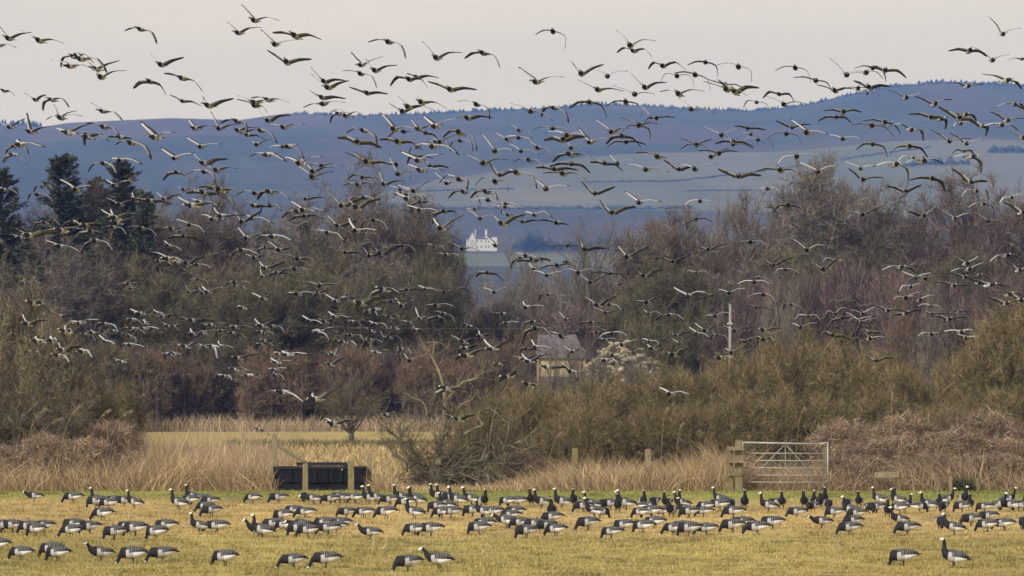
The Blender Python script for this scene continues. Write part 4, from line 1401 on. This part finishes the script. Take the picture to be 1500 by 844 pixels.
# ---------------------------------------------------------------- geese in flight
# tile offsets, then body x y, wing tips x y x y (tenths of the six-fold enlargement); m = strongly arched wings
FLY = {
    (0, 0): '8 34 -2 23 26 28,0 40 -14 38 13 42,35 36 17 26 55 38,124 26 108 27 136 38,65 50 52 59 81 55 m,72 52 62 50 92 64 m,63 58 43 53 80 61,85 61 75 54 103 53,89 68 79 58 110 62,142 57 130 46 160 50,132 72 116 77 145 83,4 80 -8 76 12 84',
    (250, 0): '74 18 61 4 94 18,60 29 48 19 78 24,110 32 88 28 131 34,92 39 78 26 112 35,102 55 84 43 123 51,11 69 -8 64 26 80,135 72 122 58 152 70,139 77 122 65 155 71',
    (500, 0): '42 37 22 37 55 51,18 57 7 46 35 50,30 62 20 51 48 57,17 65 0 62 30 77,84 51 70 36 105 46,125 47 107 51 138 59,67 68 56 64 84 68,60 70 42 75 75 77 m,96 79 75 71 118 78,23 82 6 76 40 82',
    (750, 0): '36 28 20 30 46 43,104 40 91 26 126 36,107 45 91 46 122 50 m,22 72 4 59 44 68,61 65 52 53 80 56,84 67 68 61 102 63,76 79 57 70 97 80,133 58 119 60 152 62 m,117 77 104 64 135 72,108 83 88 75 125 83,145 67 130 73 160 76 m,147 83 129 80 168 80',
    (1000, 0): '20 55 4 57 31 67,49 59 30 57 60 72,11 66 -8 64 24 80,99 60 81 62 112 72,37 75 21 69 55 78,39 79 14 70 55 84,46 81 30 69 66 76,117 71 97 68 131 81,134 80 117 74 150 78,144 66 129 51 160 65,85 83 70 86 98 90 m',
    (1250, 0): '131 30 120 15 148 25,102 45 84 44 118 49,122 53 107 42 138 48,28 62 14 58 47 68,17 60 1 60 29 72,11 64 -10 65 27 69,14 77 0 70 32 75,4 78 -12 80 18 82,12 82 0 78 24 84,100 76 85 73 116 74,134 71 115 65 150 78,148 52 137 53 160 54,46 86 31 79 62 81',
    (0, 140): '31 4 20 -3 40 -1,46 4 36 13 59 10 m,52 19 46 7 67 13,54 20 39 21 71 18,91 14 78 6 106 22,9 28 -2 23 21 20,27 32 22 15 42 27,61 33 46 28 79 24,92 28 74 24 104 36,82 35 70 36 95 41 m,78 37 72 43 94 40 m,107 37 93 36 122 43,116 42 99 43 131 56,137 37 121 23 153 33,19 43 13 38 38 46,13 45 5 55 24 51 m,12 52 1 59 23 61,92 60 76 67 102 71,106 57 94 59 124 61,101 79 91 73 115 75,115 76 103 80 129 75,38 81 28 85 47 84 m,67 83 50 73 82 80,4 83 -6 80 16 88',
    (250, 140): '11 5 -2 -1 26 9,34 9 26 0 53 2,74 9 57 3 84 15,75 6 57 0 88 6,86 4 69 2 103 6,86 22 76 10 104 17,22 29 14 20 38 27,43 29 34 14 60 25,60 31 52 28 76 28,59 23 42 24 66 33,80 31 65 32 92 42,68 35 60 33 82 38,100 28 83 26 117 25,76 43 69 41 91 37,27 45 12 36 44 43,4 55 -10 46 20 51,30 60 18 49 48 55,6 68 -8 74 15 79,30 67 13 70 38 78,41 66 24 60 58 64,86 52 67 54 100 59,99 45 84 47 112 44,104 45 98 45 116 56,114 60 97 54 134 54,126 67 112 54 142 63,125 72 110 61 143 66,133 62 118 62 152 62,134 2 120 -6 152 2,135 7 115 11 152 7,148 16 139 24 160 20,12 83 0 80 24 83,44 83 24 80 60 86',
    (500, 140): '71 6 65 0 91 11,59 10 48 0 80 13,54 14 41 6 72 8,119 8 101 5 129 21,112 20 102 14 131 19,4 18 -10 14 20 20 m,20 31 3 33 29 46,14 41 -4 36 35 45,47 30 33 15 66 30,55 32 40 37 66 37,68 30 60 20 83 27,83 27 70 17 103 20,74 33 63 22 86 40,104 33 88 36 118 48,50 41 32 38 70 47,87 41 76 38 102 34,105 40 95 49 115 49 m,83 41 73 42 94 42,67 46 59 52 76 43 m,81 45 62 45 102 53,135 49 122 32 152 49,23 59 2 49 44 60,48 61 31 65 60 74,50 69 41 52 68 66,66 54 57 60 80 55,68 57 50 49 88 52,78 62 72 55 94 63,70 66 56 60 88 66,19 72 5 73 32 81 m,38 78 32 65 55 75,16 79 0 79 30 77,93 77 80 66 105 76,104 74 85 77 109 83 m,125 60 106 51 145 56,135 76 117 79 146 84 m,139 70 129 56 152 66,146 39 134 32 158 35,52 83 40 79 62 84,64 84 47 78 77 75',
    (750, 140): '17 14 -2 7 35 22,38 11 24 19 48 24 m,68 6 50 11 83 19,100 6 82 9 114 18,122 19 112 8 131 27,127 20 116 24 143 19,112 26 95 19 128 25,111 27 97 32 122 39,88 32 71 20 102 30,97 36 82 42 113 45,100 41 83 46 118 43,36 29 18 30 51 33,49 35 28 33 66 38,45 39 28 38 64 35,69 41 57 28 86 37,52 46 48 40 68 41,6 31 -6 28 17 38 m,6 37 -10 39 20 45,23 46 14 40 37 55,8 49 -4 42 24 52,52 52 34 58 70 56,15 57 0 58 28 63,52 60 33 62 69 68,82 60 68 58 97 66,93 60 84 51 108 56,38 65 20 63 57 65,45 69 26 68 65 74,4 68 -8 66 21 82,118 65 98 61 138 68,30 82 14 70 51 80,128 54 108 50 140 64,147 65 133 56 160 62,73 86 61 75 90 80',
    (1000, 140): '8 12 -4 2 27 17,65 6 53 11 76 16 m,89 8 72 0 108 7,34 35 17 27 51 29,57 29 45 27 73 30,60 34 47 38 72 42,66 39 52 44 80 47 m,91 34 74 38 105 44,96 28 82 22 113 25,110 33 93 20 127 35,141 15 124 13 158 14,135 19 119 22 148 24,141 38 124 35 158 39,12 43 -2 37 26 38,12 44 -2 47 22 47,45 41 28 42 62 45,44 43 36 32 62 47,25 54 12 47 40 46,32 51 14 48 48 49,11 65 -4 60 29 59,49 71 31 64 69 70,86 66 64 66 103 71,100 54 82 63 119 55,119 67 100 58 137 62,75 82 62 87 88 88',
    (1250, 140): '71 8 55 0 88 3,68 19 49 16 80 22,76 21 60 24 83 29,98 17 82 20 110 22,93 20 75 9 110 24,94 25 87 29 108 24,113 27 100 19 118 35,129 26 113 28 146 31,27 24 9 22 42 33,16 27 -2 26 36 36,50 30 32 28 63 40 m,84 40 68 30 104 38,99 42 85 33 116 36,135 22 121 14 152 20,141 8 124 11 152 12,150 12 142 8 158 18,149 37 132 28 160 34,17 43 3 47 30 54,49 45 32 52 66 54,6 64 -10 58 20 62,36 61 18 63 50 75,52 55 38 61 66 60 m,61 58 44 61 80 60,97 49 87 51 107 53 m,103 54 86 55 114 68,8 74 -4 64 27 72,69 73 50 74 82 84,103 76 88 64 119 75,46 84 30 79 60 78,108 84 95 92 120 91 m',
    (0, 280): '33 3 23 8 47 12,106 12 91 5 118 8,119 8 115 0 132 0,133 9 116 7 150 11,145 7 136 0 158 3,102 24 86 15 122 20,104 28 95 14 122 25,40 28 28 35 53 32 m,65 27 53 33 73 36,76 30 66 34 92 30,55 35 32 38 73 34,27 39 10 32 48 36,19 41 5 38 30 38,100 32 87 34 111 40,81 36 64 42 96 42,125 33 110 33 138 41,54 49 37 42 71 55,85 44 70 55 99 55,26 81 16 84 36 83 m,149 48 143 43 160 54,149 60 128 54 160 64,140 62 137 61 152 66,114 82 106 85 124 82',
    (250, 280): '30 2 12 1 48 7,44 1 30 -3 54 16,20 13 3 4 48 11,26 10 13 7 42 14,74 13 60 4 86 14,74 2 57 4 86 12,88 1 74 7 104 8,38 25 24 21 48 26,45 22 36 13 65 21,63 27 55 16 79 17,72 24 60 22 89 29,88 13 77 22 97 18,119 7 108 0 133 5,113 18 96 24 128 18,117 17 103 8 136 18,118 22 103 26 134 25,148 31 136 20 162 26,139 37 121 36 152 46,17 30 3 24 30 39,2 34 -15 33 20 34,12 40 -4 41 28 44,67 41 57 31 82 36,91 40 73 44 107 45,64 52 51 60 78 57,84 50 74 56 95 53,96 52 83 43 114 51,74 59 64 55 90 56,113 60 96 54 128 63,84 68 76 61 99 62,81 75 78 67 92 73,94 72 85 75 106 74,110 69 94 73 123 70,6 63 0 56 16 69,15 64 2 56 29 57,24 65 10 66 37 69,24 78 13 82 34 84,57 81 46 84 72 81,131 83 114 80 150 83',
    (500, 280): '59 4 47 3 73 7,59 7 45 0 78 4,53 2 46 4 64 1,1 13 -12 0 20 5,14 15 4 6 33 6,21 6 4 11 33 13,13 35 5 22 33 35,29 26 15 35 41 37,70 17 55 12 86 18,70 10 60 19 80 16 m,91 18 79 29 104 26 m,88 33 79 22 106 21,122 24 108 14 136 21,129 8 112 10 140 20,128 1 112 6 136 8,118 16 106 17 130 13,145 11 134 14 158 14,144 14 130 14 156 16,142 29 132 20 160 20,108 1 93 6 121 11,4 54 -8 48 20 57,25 57 18 48 40 50,35 55 26 47 50 48,54 48 40 53 66 55,82 49 71 50 91 54 m,93 56 80 56 105 57,106 51 91 43 121 52,136 48 126 39 149 41,129 72 117 75 142 79,147 21 136 18 160 24',
    (750, 280): '88 19 77 7 108 13,112 10 98 0 131 10,20 21 8 23 35 24 m,40 28 24 25 54 38,10 27 -2 23 25 26,49 48 35 49 63 53,64 51 58 41 82 50,102 58 92 47 119 49,127 60 118 63 140 59 m,141 62 126 58 156 56,13 57 -2 56 26 63,18 61 3 61 33 60,8 59 -2 68 20 62,40 66 25 68 56 66,48 63 44 64 59 71,20 69 14 62 34 66,31 74 16 70 46 71,58 72 44 70 76 70,86 72 70 72 102 80,69 80 57 72 84 73,117 75 107 68 131 68,95 82 83 83 107 80',
    (1000, 280): '15 9 0 14 31 15,12 25 3 34 26 27,93 13 79 19 107 24,60 45 45 51 77 50,109 52 95 41 127 48,80 65 68 58 95 58,90 69 81 74 104 74,23 52 10 49 38 46,27 54 16 54 38 57 m,12 72 2 75 24 76 m,134 61 122 65 143 67 m,124 69 111 61 138 58,63 80 46 83 78 83,67 76 58 79 78 82',
    (1250, 280): '9 21 -7 19 25 13,61 22 49 18 75 11,89 24 76 16 103 19,118 26 103 17 135 30,114 12 100 16 125 21,138 6 128 13 152 3,148 19 133 9 162 16,41 67 24 71 56 72,55 76 41 70 70 72,63 77 52 73 80 75,99 64 84 56 112 56,101 69 84 72 117 62,98 76 84 72 112 71,110 74 100 76 122 80,88 83 72 80 104 83,110 81 104 77 126 83,119 83 104 77 136 84,134 57 119 64 149 63,145 70 135 61 156 66,50 84 40 91 65 88 m',
    (0, 420): '30 15 25 21 40 19 m,53 26 42 18 66 24,71 32 58 31 88 30,60 41 56 33 66 40,58 40 56 50 64 44 m,93 33 82 39 104 42 m,75 42 74 45 84 50 m,82 41 80 38 96 46,93 48 84 40 102 52,100 39 97 38 106 43,117 37 104 38 128 43,117 29 110 33 126 36 m,128 32 126 28 140 31,124 24 112 19 139 18,138 23 134 20 146 27,144 27 141 21 154 25,148 35 141 31 158 40,127 37 114 40 141 38,115 44 112 43 120 50 m,115 51 104 52 128 54,56 56 50 48 70 52,53 61 48 62 61 69,74 57 69 55 81 65,34 48 30 43 42 51,47 48 43 46 50 49 m,108 66 99 63 120 64,25 33 18 23 40 29,116 2 110 -4 124 2,148 60 143 64 156 62 m',
    (250, 420): '17 5 12 -4 28 4,29 6 24 0 40 4,33 5 26 -1 48 0,58 0 52 -6 68 4,82 11 69 5 94 2,112 7 97 8 128 6,130 6 127 14 142 8 m,146 13 134 6 158 8,64 19 57 17 76 15,20 30 4 27 37 30,36 34 22 34 50 33,81 35 72 27 96 27,90 35 80 42 100 43 m,80 40 77 38 92 42,20 42 16 36 34 39,29 41 22 44 40 38,45 39 38 43 54 39,57 36 50 35 74 37,55 41 48 40 67 47,14 53 4 51 27 44,31 53 22 50 42 51,38 53 22 58 40 66 m,44 52 41 47 56 55,83 48 77 46 95 49 m,80 51 74 54 91 54 m,60 63 57 61 75 59,96 59 88 58 104 56,104 60 96 56 121 60,94 67 86 62 107 65,92 73 83 73 103 72,92 78 88 74 100 84 m,57 73 49 73 70 75,69 78 60 76 81 82,48 79 37 83 54 84 m,122 30 114 25 134 34,136 31 126 28 150 28,145 27 137 21 158 28,130 40 123 44 139 49 m,133 39 126 37 144 36,144 60 140 56 150 48,141 69 133 68 152 62,1 60 -8 60 10 61 m,4 35 -6 36 11 34',
    (500, 420): '38 3 22 14 52 7,58 3 46 6 72 3,74 2 66 -1 86 5,91 5 80 1 104 6,6 9 -4 13 14 12,18 15 12 22 37 8,44 13 30 16 60 13,53 17 46 9 67 10,84 17 69 20 100 18,31 20 28 28 44 15,24 22 21 30 32 28 m,43 27 32 29 52 28 m,10 31 5 33 18 36 m,30 33 21 34 41 39 m,48 37 37 41 60 34,60 32 50 30 70 28,69 28 64 17 74 26,90 24 78 22 100 34,85 27 74 36 92 36 m,66 38 62 33 74 40,27 39 23 45 37 47 m,43 45 36 51 54 50 m,26 47 18 53 37 50,9 43 2 48 20 50 m,3 49 -4 54 14 54 m,32 58 21 57 43 56,54 55 49 63 62 61 m,60 65 54 58 76 60,83 50 70 53 95 58,113 35 105 35 122 44 m,123 44 120 38 136 41,108 49 94 42 122 46,110 54 104 52 125 52,134 55 123 45 149 46,111 61 99 64 131 55,139 68 132 73 150 69 m,135 5 122 1 147 0,143 24 130 24 153 28,146 32 138 38 157 32,147 79 138 83 152 74',
    (750, 420): '13 18 9 12 30 18,32 7 23 13 41 16 m,76 17 62 8 90 8,86 16 78 18 97 24,83 23 69 17 98 21,119 14 102 14 133 7,48 29 40 21 61 29,71 32 57 33 86 33,120 24 113 23 132 26 m,139 25 125 30 152 31,20 31 8 38 30 36 m,22 37 8 50 34 45,44 44 31 39 62 39,75 40 70 46 84 40 m,88 41 75 47 103 45,82 47 76 46 92 46,97 51 88 50 112 46,121 48 112 50 130 54 m,124 55 118 50 138 48,143 60 135 57 152 54,21 53 16 46 36 55,13 55 6 58 26 57,12 64 -2 61 26 60,16 66 7 58 30 59,54 57 43 51 65 54,54 57 49 67 66 59 m,32 71 27 69 50 72,53 75 40 71 56 82 m,90 61 83 59 102 67,107 58 103 62 116 56 m,145 43 138 41 156 40,83 65 76 66 94 69,148 50 139 45 158 47',
    (1000, 420): '5 8 -10 0 22 6,26 8 14 6 40 4,41 6 30 2 57 2,71 7 55 12 82 17,42 15 33 21 53 16 m,65 18 54 17 78 21,29 26 16 28 44 24,96 16 88 21 105 24 m,139 13 132 13 150 9,110 26 98 32 121 32 m,104 36 95 32 120 32,134 24 125 26 147 20 m,140 28 128 37 150 26,20 39 9 31 34 32,13 41 4 35 24 46,46 39 34 34 61 35,72 39 67 37 86 36,31 43 25 47 40 51 m,54 48 49 46 66 46,72 47 65 51 80 50 m,132 43 123 41 147 46,43 58 36 54 55 52,34 63 28 63 45 63',
    (1250, 420): '46 10 34 13 62 4,58 12 46 9 74 8,30 21 16 16 46 22,68 17 55 18 80 22,45 24 30 29 60 20,69 24 58 19 84 24,8 24 -4 20 22 17,7 31 -6 26 22 28,4 29 -8 22 18 27,84 29 69 26 100 27,93 22 84 26 103 26 m,14 40 8 36 27 43,14 46 5 36 30 46,68 42 55 45 80 47,94 40 78 40 108 39,99 45 90 42 112 47,20 65 12 60 35 62,136 7 122 4 150 8,134 15 119 9 148 12,146 12 132 2 158 17',
    (375, 560): '17 6 4 6 28 13,36 10 32 6 50 1,46 25 39 21 60 22,77 19 70 19 86 18,112 4 103 12 124 4,119 22 109 19 127 19,160 2 157 0 165 2,2 28 -7 25 7 31,243 7 235 3 255 8',
}
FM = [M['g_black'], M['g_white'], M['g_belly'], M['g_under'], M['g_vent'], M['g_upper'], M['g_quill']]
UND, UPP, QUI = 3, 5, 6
fr = random.Random(99)


def fly_mesh(mb, org, fwd, right, up, wl, wr, bl, br, sc, tilt):
    """Body lofted along fwd; wl/wr are wing-tip offsets (world), bl/br arch of each wing."""
    def L(x, y, z):
        return org + (fwd * x * .95 + right * y * .9 + up * z * .88) * sc
    spine = [(-.34, .0, .05, .008), (-.25, .005, .045, .02), (-.18, 0, .06, .05), (-.08, -.005, .085, .08), (.03, 0, .092, .09), (.11, .01, .085, .085), (.17, .025, .055, .06),
             (.23, .04, .033, .034), (.29, .05, .030, .031), (.325, .055, .034, .036), (.355, .052, .028, .03), (.405, .04, .006, .008)]
    n = 8
    vs, fs, ms = [], [], []
    for (x, z, rw, rh) in spine:
        for k in range(n):
            a = 2 * math.pi * k / n
            vs.append(L(x, math.cos(a) * rw, z + math.sin(a) * rh))
    for i in range(len(spine) - 1):
        for k in range(n):
            k2 = (k + 1) % n
            fs.append((i * n + k, i * n + k2, (i + 1) * n + k2, (i + 1) * n + k))
            s = math.sin(2 * math.pi * (k + .5) / n)
            if i == 0: c = 0
            elif i == 1: c = 0 if s > 0.3 else 4
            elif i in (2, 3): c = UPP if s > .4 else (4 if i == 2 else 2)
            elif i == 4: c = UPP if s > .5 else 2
            elif i in (5, 6, 7, 8): c = 0
            elif i in (9, 10): c = 1 if s < .6 else 0
            else: c = 0
            if i == 10: c = 1 if s < .3 else 0
            ms.append(c)
    fs.append(tuple(range(n))); ms.append(0)
    mb.add(vs, fs, ms)
    for tipoff, arch, sgn in ((wl, bl, -1), (wr, br, 1)):
        root = L(.09, sgn * .06, .045)
        tip = org + tipoff
        ax = tip - root
        ln = ax.length
        axn = ax.normalized()
        # perpendicular to the wing, upward in the plane across the body
        pu = fwd.cross(axn)
        if pu.dot(up) < 0: pu = -pu
        pu.normalize()
        secs = [(0.0, .215, .0, 0.0), (.22, .205, .02, .62), (.45, .185, .045, 1.0), (.66, .155, .02, .78), (.85, .125, -.02, .4), (1.0, .06, -.07, 0.0)]
        back = (-fwd * math.cos(tilt) - pu * math.sin(tilt)).normalized()
        top, bot = [], []
        for (t, ch, sweep, ar) in secs:
            le = root + ax * t + pu * (arch * ln * ar) + fwd * sweep * sc
            th = .017 * (1 - .55 * t) * sc
            c = ch * sc
            pts = (0.0, .35, .7, 1.0)
            top.append([le + back * c * q + pu * (th * (1.0 if 0 < q < 1 else .15 if q == 0 else 0)) for q in pts])
            bot.append([le + back * c * q - pu * (th * (.6 if 0 < q < 1 else .15 if q == 0 else 0)) for q in pts])
        vs, fs, ms = [], [], []
        for A in (top, bot):
            for row in A: vs.extend(row)
        ns = len(secs)
        for side in (0, 1):
            o = side * ns * 4
            for i in range(ns - 1):
                for q in range(3):
                    a, b, c2, d2 = o + i * 4 + q, o + (i + 1) * 4 + q, o + (i + 1) * 4 + q + 1, o + i * 4 + q + 1
                    flip = (side == 0) == (sgn > 0)
                    fs.append((a, b, c2, d2) if flip else (d2, c2, b, a))
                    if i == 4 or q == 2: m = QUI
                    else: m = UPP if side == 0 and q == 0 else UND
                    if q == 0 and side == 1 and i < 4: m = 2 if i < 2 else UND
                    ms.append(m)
        for i in range(ns - 1):     # leading edge strip
            fs.append((i * 4, (i + 1) * 4, ns * 4 + (i + 1) * 4, ns * 4 + i * 4)); ms.append(UPP if i < 4 else QUI)
        mb.add(vs, fs, ms)


HTX = [0, 150, 640, 760, 850, 1000, 1150, 1250, 1330, 1420, 1500]
HTR = [415, 545, 560, 545, 545, 525, 485, 485, 520, 470, 435]
birds = []
for (ox, oy), s in FLY.items():
    for it in s.split(','):
        q = it.split()
        v = [float(t) for t in q[:6]]
        m = len(q) > 6
        k = 10 / 6 if oy != 560 else 1.0
        if oy == 560:
            k = 10 / 4
            v = [t * 1.0 for t in v]
        bx, by = ox + v[0] * k, oy + v[1] * k
        lx, ly = (v[2] - v[0]) * k, -(v[3] - v[1]) * k
        rx, ry = (v[4] - v[0]) * k, -(v[5] - v[1]) * k
        ll, lr = math.hypot(lx, ly), math.hypot(rx, ry)
        mx = max(ll, lr, 17)
        d = F * 0.655 / mx
        d = min(max(d, 186), 330)
        ht = np.interp(bx, HTX, HTR)
        sc = fr.uniform(.97, 1.05)
        low = by > ht - 14
        if low and not (170 < bx < 600):
            d = min(d, fr.uniform(188, 198)); sc = .88
        elif low:
            d = min(d, 300)
        birds.append((d, sc, bx, by, lx, ly, rx, ry, m, mx))
birds.sort(key=lambda b: -b[9])
rest = MB()
rest_n = 0
for bi, (d, sc, bx, by, lx, ly, rx, ry, m, mx) in enumerate(birds):
    p = P(bx, by, d)
    k = d / F
    # heading: towards the hide, swinging from their right to their left across the flock
    yaw = float(np.interp(bx, [0, 500, 900, 1200, 1350, 1500], [38, 28, 14, 6, -14, -24])) + fr.gauss(0, 9)
    if by > 430: yaw += float(np.interp(by, [430, 520, 600], [4, 22, 30])) * (1 if bx < 1150 else .3)
    pitch = math.radians(fr.gauss(2, 5))
    aL, aR = math.atan2(ly, -lx), math.atan2(ry, rx)
    roll = max(min((aR - aL) / 2, .6), -.6) * .75
    flap = (aL + aR) / 2
    y = math.radians(yaw)
    fwd = Vector((-math.sin(y) * math.cos(pitch), -math.cos(y) * math.cos(pitch), math.sin(pitch)))
    # image-right vector of the bird's frame, banked by roll
    right = Vector((0, 0, 1)).cross(fwd)
    if right.x < 0: right = -right
    right.normalize()
    up = right.cross(fwd) if right.cross(fwd).z > 0 else fwd.cross(right)
    ca, sa = math.cos(roll), math.sin(roll)
    right, up = right * ca + up * sa, up * ca - right * sa
    Ls = .66 * sc
    def wing(dx, dz):
        v = Vector((dx * k, 0, dz * k))
        if v.length > .72 * sc: v = v * (.72 * sc / v.length)
        dep = math.sqrt(max((.60 * sc) ** 2 - v.length ** 2, 0))
        # foreshortened wings run in depth as the bird's own lateral axis does
        lat = right if dx > 0 else -right
        v.y = math.copysign(min(dep, .42), lat.y if abs(lat.y) > .05 else fr.choice((-1, 1)))
        return v
    wl, wr = wing(lx, ly), wing(rx, ry)
    def arch(ang):
        a = .06 + max(0, -ang) * .22 + (.03 if ang < .3 else -.03) + fr.gauss(0, .02)
        return max(min(a + (.14 if m else 0), .32), -.03)
    bl, br = arch(aL), arch(aR)
    tilt = math.radians((fr.uniform(-10, 13) if by > 170 else fr.uniform(-4, 13)) if fr.random() > .25 else fr.uniform(14, 30))
    if bi < 300:
        b = MB()
        fly_mesh(b, Vector((0, 0, 0)), fwd, right, up, wl, wr, bl, br, sc, tilt)
        o = b.build('flying_goose', FM, None, p, smooth=True)
        st = 'wings in a V' if flap > .42 else ('wings slightly up' if flap > .12 else ('wings spread level' if flap > -.15 else 'wings arched down'))
        bk = 'tilted gate-side down' if roll < -.14 else ('tilted gate-side up' if roll > .14 else 'untilted')
        hh = 'on sky' if by < 175 else ('against hills' if by < 290 else ('against woodland' if by < 480 else 'low over scrub'))
        lab = 'flying goose, %s, %s, %s %s' % (st, bk, hh, before(bx).replace('before', 'above'))
        tag(o, lab, 'goose', lab)
    else:
        fly_mesh(rest, p, fwd, right, up, wl, wr, bl, br, sc, tilt)
        rest_n += 1
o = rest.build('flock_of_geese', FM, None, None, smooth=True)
tag(o, 'the smaller and farther geese flying among the great flock', 'geese', kind='stuff')
print('birds', len(birds), 'in flock mesh', rest_n, 'plants', N_PL[0], 'objects', len(bpy.data.objects))
print('tris', sum(len(m.polygons) for m in bpy.data.meshes))
